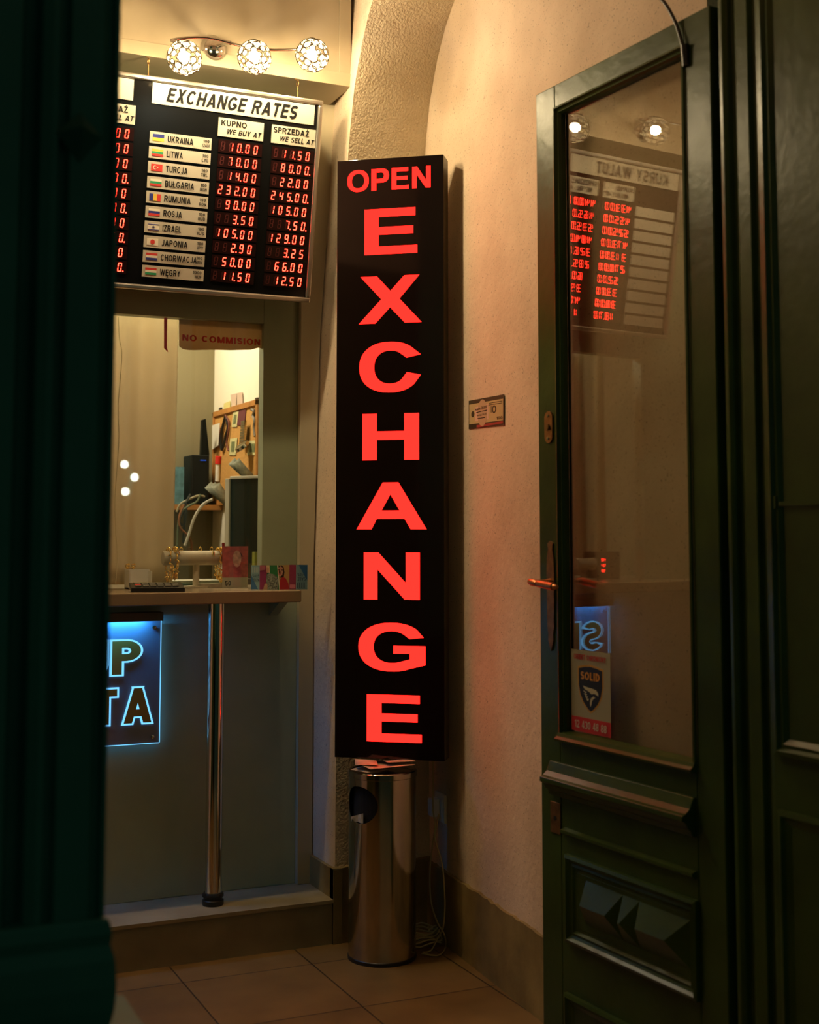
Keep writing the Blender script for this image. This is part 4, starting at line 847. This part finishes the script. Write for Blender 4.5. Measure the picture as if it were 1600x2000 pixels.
# ribbon and banner on the glass
GI = PY + .021
pts = [aty(x, y, GI + .004) for x, y in [(320.5, 612), (327, 612), (326, 678), (328.5, 688), (320.5, 680)]]
tag(MB().add([tuple(p) for p in pts] + [tuple(p + Vector((0, .0008, 0))) for p in pts], [(0, 1, 2, 3, 4), (9, 8, 7, 6, 5)] + [(k, (k + 1) % 5, 5 + (k + 1) % 5, 5 + k) for k in range(5)]).build('ribbon', mat('red_ribbon', (.90, .03, .02), .6, emit=None), loc=tuple(pts[3])), 'short red ribbon hanging at the top of the booth window', 'ribbon')
bt = empty('paper_banner', tuple(aty(350, 683, GI)), 'brown paper strip reading NO COMMISION across the window top', 'banner')
edge = [(350, 623), (514, 633), (514, 682), (505, 679), (490, 683), (450, 684), (415, 683), (370, 684), (358, 682), (350, 676)]
pts = [aty(x, y, GI) for x, y in edge]; n_ = len(pts)
MB().add([tuple(p) for p in pts] + [tuple(p + Vector((0, .0008, 0))) for p in pts], [tuple(range(n_)), tuple(range(2 * n_ - 1, n_ - 1, -1))] + [(k, (k + 1) % n_, n_ + (k + 1) % n_, n_ + k) for k in range(n_)]).build('strip', BANNER, bt, world=True)
a, b = aty(356, 666, GI), aty(508, 672, GI)
MB().flat(text_data('NO COMMISION', .0215, b.x - a.x, 0, .07, .0005), a.x, a.z + .001, GI - .0005).build('lettering', REDINK, bt, world=True)
# cork board and what is pinned to it
CX = BX - .001
cb = empty('cork_board', tuple(atx(465, 990, CX)), 'cork board in an orange wooden frame on the booth wall', 'pin board')
c00, c10, c11, c01 = atx(421, 988, CX), atx(509, 1000, CX), atx(509, 786, CX), atx(421, 806, CX)
y0_, y1_ = c10.y, c00.y; z0_, z1_ = c00.z, c01.z
MB().box(CX - .010, CX, y0_, y1_, z0_, z1_).build('cork', CORK, cb, world=True)
m = MB(); fw_ = .022
for (a, b, c, d) in ((y0_, y1_, z1_ - fw_, z1_), (y0_, y1_, z0_, z0_ + fw_), (y0_, y0_ + fw_, z0_, z1_), (y1_ - fw_ * .6, y1_, z0_, z1_)): m.box(CX - .018, CX - .0005, a, b, c, d)
m.build('frame', WOOD, cb, world=True, bevel=.002)
for px, py in ((431, 802), (502, 783)):
    p = atx(px, py, CX - .008); MB().box(p.x - .004, p.x + .004, p.y - .012, p.y + .012, p.z - .006, p.z + .012).build('clip', BLACK, cb, world=True)
PX_ = CX - .012
def pinned(name, quad, mt, label, cat, extra=None, x=PX_):
    pts = [atx(a, b, x) for a, b in quad]
    o = empty(name, tuple(pts[0]), label, cat, 'things pinned on the cork board')
    MB().quadbox(pts, (-1, 0, 0), .0015).build('sheet', mt, o, world=True)
    if extra:
        ps = [pts[0] * (1 - u) * (1 - v) + pts[1] * u * (1 - v) + pts[2] * u * v + pts[3] * (1 - u) * v - Vector((.0017, 0, 0)) for u, v in ((.25, .2), (.75, .2), (.75, .8), (.25, .8))]
        MB().quadbox(ps, (-1, 0, 0), .0006).build('print', extra, o, world=True)
    return o
NY = mat('note_yellow', (.62, .58, .28), .7, var=.15, vscale=50); NP = mat('note_print', (.16, .18, .07), .7, var=.4, vscale=90)
pinned('banknote', [(453, 834), (463, 834), (467, 803), (456, 805)], NY, 'pale banknote pinned beside a dark red leaflet on the cork board', 'banknote', NP)
pinned('leaflet', [(463, 830), (478, 832), (481, 800), (467, 802)], mat('dark_red_paper', (.14, .03, .035), .7), 'dark red leaflet pinned at the top of the cork board', 'leaflet')
pinned('banknote', [(448, 889), (461, 889), (464, 855), (450, 857)], NY, 'small upright banknote in the middle of the cork board', 'banknote', NP)
pinned('banknote', [(483, 889), (503, 889), (504, 860), (488, 861)], NY, 'yellowish banknote pinned at the right of the cork board', 'banknote', NP)
pinned('paper_slip', [(415, 878), (427, 870), (430, 826), (415, 831)], PAPER, 'white paper hanging off the left edge of the cork board', 'paper', x=CX - .021)
pinned('paper_slip', [(454, 799), (461, 797), (463, 768), (451, 771)], mat('pinkish_paper', (.62, .46, .34), .8), 'pinkish paper tucked behind the top of the cork board, left sheet', 'paper', x=CX - .003)
pinned('paper_slip', [(464, 796), (475, 793), (474, 766), (463, 768)], mat('pinkish_paper', (.62, .46, .34), .8), 'pinkish paper tucked behind the top of the cork board, right sheet', 'paper', x=CX - .003)
pinned('paper_slip', [(437, 799), (450, 796), (450, 783), (438, 788)], mat('yellow_note', (.68, .60, .22), .8), 'yellow sticky note above the left end of the cork board', 'paper', x=CX - .003)
# steel watch strap, lanyards, keys, marker
ws = empty('wrist_watch', tuple(atx(476, 880, PX_)), 'steel wrist watch hanging on its link strap from the cork board', 'watch')
m = MB()
for k in range(9):
    p = atx(477 - .35 * k, 824 + 5.2 * k, PX_ - .016); m.box(p.x - .006, p.x + .004, p.y - .022 - .0008 * k, p.y + .022 + .0008 * k, p.z - .0045, p.z + .0045)
m.build('strap', STEEL, ws, world=True, bevel=.001)
p = atx(474, 872, PX_ - .03); MB().lathe([(.001, .012), (.022, .012), (.030, .008), (.032, -.004), (.02, -.008)], p, 24, Matrix.Rotation(R(-40), 3, 'Y')).build('case', STEEL, ws, world=True, smooth=True)
def hang(name, pts, r, mt, label, cat, w=6, x=PX_ - .006):
    ps = [atx(a, b, x) for a, b in pts]
    return tag(MB().tube(smooth_path(ps, 5), r, w).build(name, mt, loc=tuple(ps[-1]), smooth=True), label, cat, 'things pinned on the cork board')
hang('lanyard', [(441, 812), (438, 822), (434, 840), (432, 862), (433, 878), (437, 870), (441, 850), (445, 835), (442, 815)], .006, BLACK, 'black lanyard loop hanging at the left of the cork board', 'lanyard')
hang('lanyard', [(440, 811), (447, 824), (446, 845), (443, 865), (446, 880)], .004, mat('brown_strap', (.16, .05, .03), .7), 'brown strap hanging beside the black lanyard on the cork board', 'lanyard')
hang('key_bunch', [(492, 800), (497, 803), (495, 812), (498, 822), (497, 835), (499, 852)], .007, mat('grey_metal', (.30, .27, .22), .4, .6), 'bunch of grey keys hanging at the top right of the cork board', 'keys')
mk = empty('marker_pen', tuple(atx(426, 935, PX_)), 'white marker with red cap hanging at the left of the cork board', 'pen')
MB().tube([atx(426, 906, PX_ - .008), atx(425, 940, PX_ - .008)], .010, 10).build('barrel', PAPER, mk, world=True, smooth=True)
MB().tube([atx(427, 891, PX_ - .008), atx(426, 906, PX_ - .008)], .0125, 10).build('cap', REDINK, mk, world=True, smooth=True)
# fans of banknotes
GN = mat('grey_green_note', (.20, .21, .15), .7, var=.5, vscale=40)
def fan(cx, cy, x, n_, label, sx):
    for k in range(n_):
        c = atx(cx, cy, x) + RT * (.012 * k) - FW * (.012 * k) + Vector((0, 0, -.004 * k)); a_ = R(-42 - 7 * k); nw = Vector((FW.x, FW.y, 0)).normalized()
        u = RT * math.cos(a_) + Vector((0, 0, 1)) * math.sin(a_) + nw * .3; v = -RT * math.sin(a_) * .5 + Vector((0, 0, 1)) * math.cos(a_) * .6 + nw * .6
        m = MB(); m.grid(lambda p, q: tuple(c + u * ((p - .5) * .115 * sx) + v * ((q - .5) * .060 * sx) - nw * (.012 * math.sin(p * 3.1))), 8, 2)
        tag(m.build('banknote', GN, loc=tuple(c), solid=.0008, smooth=True), label[k], 'banknote', 'curled banknotes on the cork board')
fan(428, 966, CX - .05, 3, ['curled grey-green banknote at the lower left of the cork board, rearmost', 'curled grey-green banknote at the lower left of the cork board, middle one', 'curled grey-green banknote at the lower left of the cork board, front one'], 1.0)
fan(474, 920, CX - .05, 2, ['curled green banknote above the monitor, rear one', 'curled green banknote above the monitor, front one'], .95)
# back shelf with its clutter
SHZ = aty(380, 985, 5.2).z
MB_ = MB().box(1.10, BX - .003, 5.23, BY - .002, SHZ - .022, SHZ)
tag(MB_.build('wall_shelf', WOOD, loc=(1.3, 5.38, SHZ - .025)), 'reddish wooden shelf on the back wall of the booth', 'shelf')
p0, p1 = aty(379, 960, 5.2), aty(414, 888, 5.2)
pc = empty('computer_box', (p0.x, 5.2, SHZ), 'black computer box on the booth shelf', 'computer')
MB().box(p0.x, p1.x, 5.235, 5.37, SHZ, p1.z).build('case', mat('matte_black', (.006, .007, .006), .6, spec=.2), pc, world=True, bevel=.004)
p = aty(397, 900, 5.233); MB().box(p.x - .012, p.x + .012, 5.232, 5.2352, p.z, p.z + .004).build('status_light', emis('blue_indicator', (.05, .15, .8), .6), pc, world=True)
a = [aty(x, y, 5.22) for x, y in ((396, 886), (412, 886), (402, 818), (396, 820))]; za = p1.z
m = MB(); m.quadbox([(a[0].x, 5.24, za), (a[1].x, 5.24, za), tuple(a[2]), tuple(a[3])], (0, 1, 0), .03)
tag(m.build('antenna', MATS['matte_black'], loc=(a[0].x, 5.22, za)), 'tall black antenna standing on top of the computer box', 'antenna')
p0, p1 = aty(334, 985, 5.26), aty(360, 912, 5.26)
tag(MB().box(p0.x, p1.x, 5.26, 5.33, SHZ, p1.z).build('carton', mat('blue_card', (.08, .20, .24), .6, var=.4, vscale=40), loc=(p0.x, 5.26, SHZ)), 'blue carton on the booth shelf beside the curtain', 'box')
cols = [(.30, .26, .14), (.05, .05, .04), (.10, .12, .06), (.22, .09, .03), (.42, .39, .29)]
paths = [[(345, 1000), (352, 985), (370, 975), (388, 968), (400, 970)], [(372, 965), (362, 985), (355, 1005), (350, 1020), (360, 1024), (364, 1000), (362, 985), (358, 1060)], [(392, 965), (384, 980), (366, 990), (350, 1010), (346, 1075)], [(360, 985), (350, 1010), (352, 1030), (366, 1045), (374, 1060), (374, 1080)], [(415, 975), (396, 986), (380, 1010), (370, 1040), (361, 1066)]]
labs = ['pale cable curling over the booth shelf', 'dark cable looped below the booth shelf', 'olive cable hanging from the computer box', 'brown cable twisting down below the booth shelf', 'thick white cable arching from shelf to desk']
for k in range(5):
    ps = [aty(x, y, 5.21 - .012 * k) for x, y in paths[k]]
    tag(MB().tube(smooth_path(ps, 6), .0045 if k < 4 else .006, 7).build('cable', mat('cable_%s' % 'abcde'[k], cols[k], .5), loc=tuple(ps[-1]), smooth=True), labs[k], 'cable', 'cables below the booth shelf')
# monitor
mo = empty('monitor', tuple(on_shelf(485, 4.62)), 'dark monitor seen from the side at the right of the window', 'monitor')
A, B = aty(459, 935, 4.74), aty(459, 1118, 4.74); c = A.copy(); dirv = Vector((.20, -.36, 0)).normalized(); nrm = Vector((-dirv.y, dirv.x, 0)) * -1
w0 = Vector((A.x, 4.74, 0)); L_ = .42; zb, zt = SZ + .02, A.z
M = Matrix(((dirv.x, nrm.x, 0, w0.x), (dirv.y, nrm.y, 0, w0.y), (0, 0, 1, 0), (0, 0, 0, 1)))
MB().box(0, L_, .004, .022, zb, zt, 0, M).build('screen', mat('screen_glass', (.01, .014, .01), .2), mo, world=True)
m = MB(); m.box(-.022, 0.0, 0, .03, zb, zt, 0, M); m.box(0, L_, .0, .028, zt - .003, zt + .008, 0, M)
m.build('bezel', mat('silver_plastic', (.50, .48, .38), .4), mo, world=True, bevel=.002)
MB().box(.12, .26, -.02, .06, SZ, SZ + .02, 0, M).build('stand', BLACK, mo, world=True)
# jewellery roll with bracelets
VELV = mat('cream_velvet', (.62, .54, .38), .95, bump=.1, bscale=200)
def roll_stand(xa, xb, y, z, label):
    o = empty('jewellery_stand', ((xa + xb) / 2, y, SZ), label, 'jewellery stand')
    MB().tube([(xa, y, z), (xa + .004, y, z), (xb - .004, y, z), (xb, y, z)], [.022, .0245, .0245, .022], 28).build('roll', VELV, o, world=True, smooth=True)
    xm = xa + .55 * (xb - xa); MB().lathe([(.011, SZ + .006), (.011, z - .022)], (xm, y, 0), 16).build('post', VELV, o, world=True, smooth=True)
    MB().lathe([(.05, SZ + .0003), (.05, SZ + .006)], (xm, y, 0), 28).build('foot', VELV, o, world=True)
    return o
ry = 4.40; ra, rb = aty(318, 1089, ry), aty(436, 1089, ry); rz = ra.z - .002
roll_stand(ra.x, rb.x, ry, rz, 'cream bracelet roll on a post with gold chains, in the booth window')
blab = ['gold bracelet at the left end of the cream roll', 'wide gold link bracelet second from the left end of the cream roll', 'gold bracelet near the right end of the cream roll', 'gold bracelet at the right end of the cream roll, beside the red note']
for k, (px, drop, r, nl) in enumerate([(329, .052, .0032, 26), (342, .036, .0050, 18), (426, .040, .0030, 26), (432, .050, .0032, 26)]):
    x = aty(px, 1089, ry).x; m = MB(); ra_, rb_ = .0290, (.056 + drop) / 2
    for q in range(nl):
        t = 2 * math.pi * q / nl; m.ring((x + .0015 * math.sin(7 * t), ry + (ra_) * math.sin(t), rz + .0285 - rb_ + rb_ * math.cos(t)), (1, 0, 0) if q % 2 else (.6, math.cos(t), -math.sin(t)), rb_ * 3.6 / nl, r * .5, 8, 5)
    tag(m.build('gold_bracelet', GOLD, loc=(x, ry, rz - drop)), blab[k], 'bracelet', 'gold bracelets on the cream roll')
rlab = ['small gold ring on the roll top, first from the left', 'dark stone ring on the roll top, second from the left', 'small gold ring on the roll top, third from the left', 'gold ring with pendant on the roll top, fourth from the left']
for k, px in enumerate((354, 370, 391, 413)):
    x = aty(px, 1075, ry).x; m = MB(); m.ring((x, ry, rz + .030), (0, 1, 0), .0055, .0014, 14, 6); m.sphere((x, ry, rz + .037), .0025, 8)
    if k == 3: m.tube([(x, ry - .026, rz + .022), (x, ry - .027, rz + .008)], .004, 8)
    tag(m.build('gold_ring', GOLD if k != 1 else mat('dark_gold', (.20, .12, .05), .3, 1.0), loc=(x, ry, rz + .025), smooth=True), rlab[k], 'ring', 'rings on the cream roll')
# rolled fifty note in a glass
ny = 4.345; n0 = on_shelf(434, ny); n1 = on_shelf(484, ny); PINK = mat('pink_note', (.50, .10, .10), .7, var=.3, vscale=60); PALE = mat('pale_note', (.50, .45, .33), .7)
bnz = empty('banknote', (n0.x + .03, ny, SZ), 'pink fifty note standing rolled beside the cream roll', 'banknote')
zt = aty(434, 1067, ny).z; zmid = SZ + .035; wd = n1.x - n0.x
def curve_sheet(z0, z1, off, nu=10): 
    m = MB(); m.grid(lambda p, q: (n0.x + wd * p, ny - off - .012 * math.sin(math.pi * p), z0 + (z1 - z0) * q), nu, 2); return m
curve_sheet(zmid, zt, 0).build('note_field', PINK, bnz, world=True, solid=.0008)
curve_sheet(SZ + .0005, zmid, 0).build('note_border', PALE, bnz, world=True, solid=.0008)
m = MB(); m.add([(n0.x + wd * (.5 + .5 * p), ny - .0145 - .004 * math.cos(1.5 * p), zmid + (zt - zmid) * q) for p, q in [(.0 + .34 * math.cos(t) * 1.0, .60 + .27 * math.sin(t)) for t in [2 * math.pi * k / 20 for k in range(20)]]], [tuple(range(20))]); m.build('portrait', mat('note_face', (.55, .30, .24), .7, var=.4, vscale=70), bnz, world=True)
m = MB(); cxn = n0.x + wd * .55; zc = zmid + (zt - zmid) * .66
m.add([(cxn + .016 * math.cos(t), ny - .0165, zc + .017 * math.sin(t)) for t in [math.pi * k / 12 for k in range(13)]] + [(cxn - .012, ny - .0165, zc - .012), (cxn - .010, ny - .0165, zc + .004), (cxn, ny - .0165, zc + .009), (cxn + .012, ny - .0165, zc)], [tuple(range(17))]); m.build('portrait_hair', mat('note_hair', (.12, .02, .03), .7), bnz, world=True)
m = MB(); m.flat(text_data('50', .016, .02, 0, .03, .0004), n0.x + .006, SZ + .008, ny - .0135); m.build('numeral', INK, bnz, world=True)
m = MB(); m.tube([(n0.x + .012, ny + .02, SZ + .01), (n0.x + .008, ny + .02, zt + .012)], .005, 8)
tag(m.build('pen', mat('dark_red_pen', (.30, .02, .02), .3), loc=(n0.x + .012, ny + .02, SZ), smooth=True), 'dark red pen standing behind the pink fifty note', 'pen')
# calculator on the shelf edge
c0 = aty(262, 1158, 4.09); c1 = aty(372, 1158, 4.09)
ca = empty('calculator', ((c0.x + c1.x) / 2, 4.14, SZ), 'black desk calculator with red key lying on the counter shelf', 'calculator')
M = Matrix.Translation(((c0.x + c1.x) / 2, 4.165, SZ + .0035)) @ Matrix.Rotation(R(-10), 4, 'Z') @ Matrix.Rotation(R(5), 4, 'X'); hw_ = (c1.x - c0.x) / 2 * .93
MB().box(-hw_, hw_, -.07, .07, .003, .017, 0, M).build('case', BLACK, ca, world=True, bevel=.002)
MB().box(-hw_ + .01, hw_ - .02, .036, .06, .017, .019, 0, M).build('display', mat('lcd', (.10, .12, .08), .2), ca, world=True)
for r_ in range(3):
    for c_ in range(6):
        x = -hw_ + .014 + c_ * (2 * hw_ - .028) / 6; red = c_ == 0 and r_ == 1
        MB().box(x, x + .018, -.055 + r_ * .027, -.036 + r_ * .027, .017, .0215, 0, M).build('key', REDINK if red else mat('grey_key', (.12, .12, .10), .5), ca, world=True)
# ring box, papers, little green box
b0, b1 = on_shelf(246, 4.40), on_shelf(294, 4.40); bh = aty(246, 1112, 4.40).z - SZ
rb_ = empty('jewellery_box', ((b0.x + b1.x) / 2, 4.40, SZ), 'small open white box with a gold brooch beside the calculator', 'box')
m = MB(); m.box(b0.x, b1.x, 4.42, 4.424, SZ, SZ + bh); m.box(b0.x, b0.x + .004, 4.36, 4.42, SZ, SZ + bh); m.box(b1.x - .004, b1.x, 4.38, 4.42, SZ, SZ + bh * .9); m.box(b0.x, b1.x, 4.36, 4.42, SZ, SZ + .006)
m.build('shell', WHITE, rb_, world=True, bevel=.001)
MB().sphere(((b0.x + b1.x) / 2 + .014, 4.385, SZ + .006), .022, 16, 0, (1, .6, .75)).build('cushion', mat('amber_cushion', (.45, .22, .04), .6), rb_, world=True, smooth=True)
for k, (dx, lab) in enumerate(((.008, 'gold brooch on the left corner of the white jewellery box'), (.028, 'small gold brooch with a green stone on the white jewellery box'))):
    m = MB(); zz = SZ + bh; m.sphere((b0.x + dx, 4.422, zz + .005), .005, 10); m.ring((b0.x + dx, 4.420, zz + .010), (0, 1, 0), .006, .0016, 12, 6); m.sphere((b0.x + dx + .004, 4.42, zz + .016), .004, 8)
    tag(m.build('brooch', GOLD, loc=(b0.x + dx, 4.422, zz), smooth=True), lab, 'brooch', 'brooches on the jewellery box')
for k, (xa, xb, ya, yb, z0, h, col, lab) in enumerate(((300, 432, 4.50, 4.66, 0, .012, (.10, .14, .06), 'dark green ledger lying flat behind the bracelet roll'), (310, 425, 4.52, 4.68, .012, .008, (.50, .48, .36), 'pale ledger lying on top of the dark green ledger'), (388, 452, 4.36, 4.40, 0, .014, (.46, .40, .28), 'loose stack of pale papers under the bracelet roll'))):
    p, q_ = on_shelf(xa, (ya + yb) / 2), on_shelf(xb, (ya + yb) / 2)
    tag(MB().box(p.x, q_.x, ya, yb, SZ + z0, SZ + z0 + h).build('ledger' if k < 2 else 'paper_stack', mat('ledger_%s' % 'abc'[k], col, .6, var=.2, vscale=60), loc=((p.x + q_.x) / 2, ya, SZ + z0), bevel=.001), lab, 'book' if k < 2 else 'paper')
p, q_ = on_shelf(497, 4.5), on_shelf(508, 4.5); zt = aty(500, 1078, 4.5).z
tag(MB().box(p.x, q_.x, 4.5, 4.53, SZ, zt).build('small_box', mat('lime_card', (.22, .24, .03), .6), loc=(p.x, 4.5, SZ)), 'small lime green box standing in front of the monitor', 'box')
# folding fashion leaflet standing on the shelf
pm = aty(545, 1155, 4.125); ml = empty('fashion_leaflet', (pm.x, 4.125, SZ), 'colourful folded fashion leaflet standing at the right end of the counter shelf', 'leaflet')
def onm(px, py, zig): 
    d = ray(px, py); n_ = Vector((FW.x, FW.y, 0)).normalized(); p0 = Vector((pm.x, 4.125, 0)) + n_ * zig; return EYEP + d * ((p0 - EYEP).dot(n_) / d.dot(n_))
XS = [490, 507, 521, 545, 565, 578, 600.5]; ZG = [0.012, 0.0, .010, 0.0, .012, .006, .016]
def zig(px):
    for i in range(6):
        if px <= XS[i + 1]: return ZG[i] + (ZG[i + 1] - ZG[i]) * (px - XS[i]) / (XS[i + 1] - XS[i])
    return ZG[-1]
def mp(px, v, lift=0):                                      # a point of the leaflet: column px, height 0..1
    p = onm(px, 1155, zig(px) - lift); top = 1103.5 + (0 if px > 545 else 1.0); h = onm(px, top, zig(px)).z - SZ
    return Vector((p.x, p.y, SZ + .0006 + h * v))
def mpoly(pts, name, mt, lift):
    a = [mp(x, v, lift) for x, v in pts]; n_ = Vector((FW.x, FW.y, 0)).normalized() * .0004; k = len(a)
    return MB().add([tuple(p) for p in a] + [tuple(p + n_) for p in a], [tuple(range(k)), tuple(range(2 * k - 1, k - 1, -1))] + [(i, (i + 1) % k, k + (i + 1) % k, k + i) for i in range(k)]).build(name, mt, ml, world=True)
C = lambda n_, c: mat('leaflet_' + n_, c, .45)
LBL, BLU, MAG, GRN, CRM, TAN, WINE, SKIN, RED_, HAIR = C('lightblue', (.20, .36, .42)), C('blue', (.03, .13, .30)), C('magenta', (.30, .04, .14)), C('green', (.02, .16, .05)), C('cream', (.60, .48, .28)), C('tan', (.52, .33, .12)), C('wine', (.22, .025, .07)), C('skin', (.55, .30, .20)), C('red', (.42, .02, .03)), C('hair', (.07, .025, .015))
for a, b, mt in ((490, 507, LBL), (507, 521, MAG), (521, 545, GRN), (545, 565, TAN), (565, 578, WINE), (578, 600.5, LBL)):
    mpoly([(a, 0), (b, 0), (b, 1), (a, 1)], 'page', mt, 0)
mpoly([(490, 0), (504, 0), (490, .62)], 'blue_corner', BLU, .0008); mpoly([(583, 1), (600.3, 1), (600.3, .35)], 'blue_corner', BLU, .0008)
mpoly([(507, .78), (518, .8), (518, .98), (507, .98)], 'pink_patch', C('pink', (.50, .16, .22)), .0008); mpoly([(566, .04), (577, .04), (577, .2), (566, .2)], 'pink_patch', C('pink', (.50, .16, .22)), .0008)
mpoly([(521, .72), (527, .68), (526, 1), (519.5, 1)], 'cream_page', CRM, .0010)
mpoly([(520, 0), (543, 0), (544, .45), (536, .62), (526, .66), (520, .60)], 'patterned_coat', mat('coat_pattern', (.16, .19, .16), .5, var=.9, vscale=220), .0012)
mpoly([(519.5, .74), (522, .68), (525, .74), (525, .88), (522, .94), (519.5, .88)], 'small_face', SKIN, .0015)
mpoly([(514, 0), (523, 0), (523, .24), (517, .24)], 'bag', C('bag', (.50, .33, .2)), .0016)
mpoly([(541, 1), (545.5, 0), (546.5, 0), (543, 1)], 'white_edge', PAPER, .0014)
mpoly([(546, 0), (565, 0), (563, .25), (558, .45), (552, .52), (547, .40)], 'red_sweater', RED_, .0010)
mpoly([(541, .90), (544, .97), (550, .98), (554, .90), (555.5, .70), (554, .50), (548, .48), (546, .60)], 'hair', HAIR, .0010)
mpoly([(541.8, .80), (543.5, .90), (548, .94), (552, .88), (553, .72), (551, .58), (547, .52), (544, .58), (542, .70)], 'face', SKIN, .0020)
for a in ((543, .80, 546), (549.5, .78, 552.3)): mpoly([(a[0], a[1]), (a[2], a[1] - .01), (a[2], a[1] + .025), (a[0], a[1] + .03)], 'eye', HAIR, .0026)
mpoly([(544.6, .625), (548.5, .615), (548.3, .66), (545, .665)], 'lips', C('lip', (.38, .05, .07)), .0026)
def mtext(s, px0, px1, v0, h, flip, lift, mt):
    td = text_data(s, 1.0, 1.0, 0, .0, .0); m = MB()
    m.add([mp(px0 + (px1 - px0) * ((1 - x) if flip else x), v0 + h * ((1 - y) if flip else y), lift + z * 0) for x, y, z in td[0]], td[1]); m.build('lettering', mt, ml, world=True)
DKB = C('ink', (.05, .09, .14))
mtext('SALE', 493, 506, .50, .13, False, .0012, DKB); mtext('50%', 495, 506.5, .33, .13, False, .0012, DKB)
mtext('SALE', 581, 597, .36, .13, True, .0012, DKB); mtext('-50%', 581, 593, .54, .13, True, .0012, DKB)
for k in range(4): mpoly([(492.5 + k * 3.4, .70), (494.0 + k * 3.4, .70), (494.0 + k * 3.4, .93), (492.5 + k * 3.4, .93)], 'stripe', C('pale', (.40, .50, .48)), .0012)
for k in range(4): mpoly([(580.5 + k * 4.2, .06), (582.2 + k * 4.2, .06), (582.2 + k * 4.2, .28), (580.5 + k * 4.2, .28)], 'stripe', DKB, .0012)

# ------------------------------------------------------------------ what only the door glass shows: more of the counter
roll_stand(.50, .60, 4.37, SZ + .062, 'cream bracelet roll at the left of the booth window, seen in the door glass')
sd = empty('red_display', (.40, 4.36, SZ), 'small dark counter display with red digits, seen in the door glass', 'display')
MB().box(.335, .49, 4.40, 4.45, SZ, SZ + .11).build('case', mat('display_case', (.10, .09, .06), .4), sd, world=True, bevel=.002)
m = MB()
for r_ in range(3):
    for k in range(2): addpolys(m, [[(x * .4 + .42 + .008 * k, z * .4 + SZ + .072 - .022 * r_) for x, z in sgm] for sgm in segs(0, 0, SEG['530128'[r_ * 2 + k]])], 4.399)
m.build('lit_digits', LED, sd, world=True)

# ------------------------------------------------------------------ the street behind: pavement and the lamp mirrored in the booth glass
MB().box(-12, 14, -24, 1.45, -.10, -.02).build('ground', mat('street_stone', (.06, .06, .055), .7, bump=.2, bscale=8, var=.3, vscale=2))['kind'] = 'structure'
def mirrored(px, py, Y):                                    # where a thing must stand in the street to be mirrored at this spot of the pane
    d = ray(px, py); p = EYEP + d * ((PY + .012) / d.y); return p + Vector((d.x, -d.y, d.z)) * ((p.y - Y) / d.y)
SL = [mirrored(x, y, -14) for x, y in ((243, 907), (263, 932), (245, 960))]
lx = (SL[0].x + SL[2].x) / 2 - .0
st = empty('street_lamp', (lx + .12, -14, -.02), 'three-globe street lamp outside, mirrored in the booth window', 'street lamp')
MB().lathe([(.10, -.02), (.10, .3), (.05, .4), (.035, SL[0].z + .15), (.02, SL[0].z + .2)], (lx + .12, -14.1, 0), 14).build('post', TEAL, st, world=True, smooth=True)
for p in SL:
    MB().tube([(lx + .12, -14.1, p.z - .02), (p.x, -14.0, p.z - .07), (p.x, -14, p.z - .05)], .012, 8).build('arm', TEAL, st, world=True)
    MB().sphere(p, .055, 14).build('globe', emis('street_globe', (.9, 1.0, .85), 40), st, world=True, smooth=True)
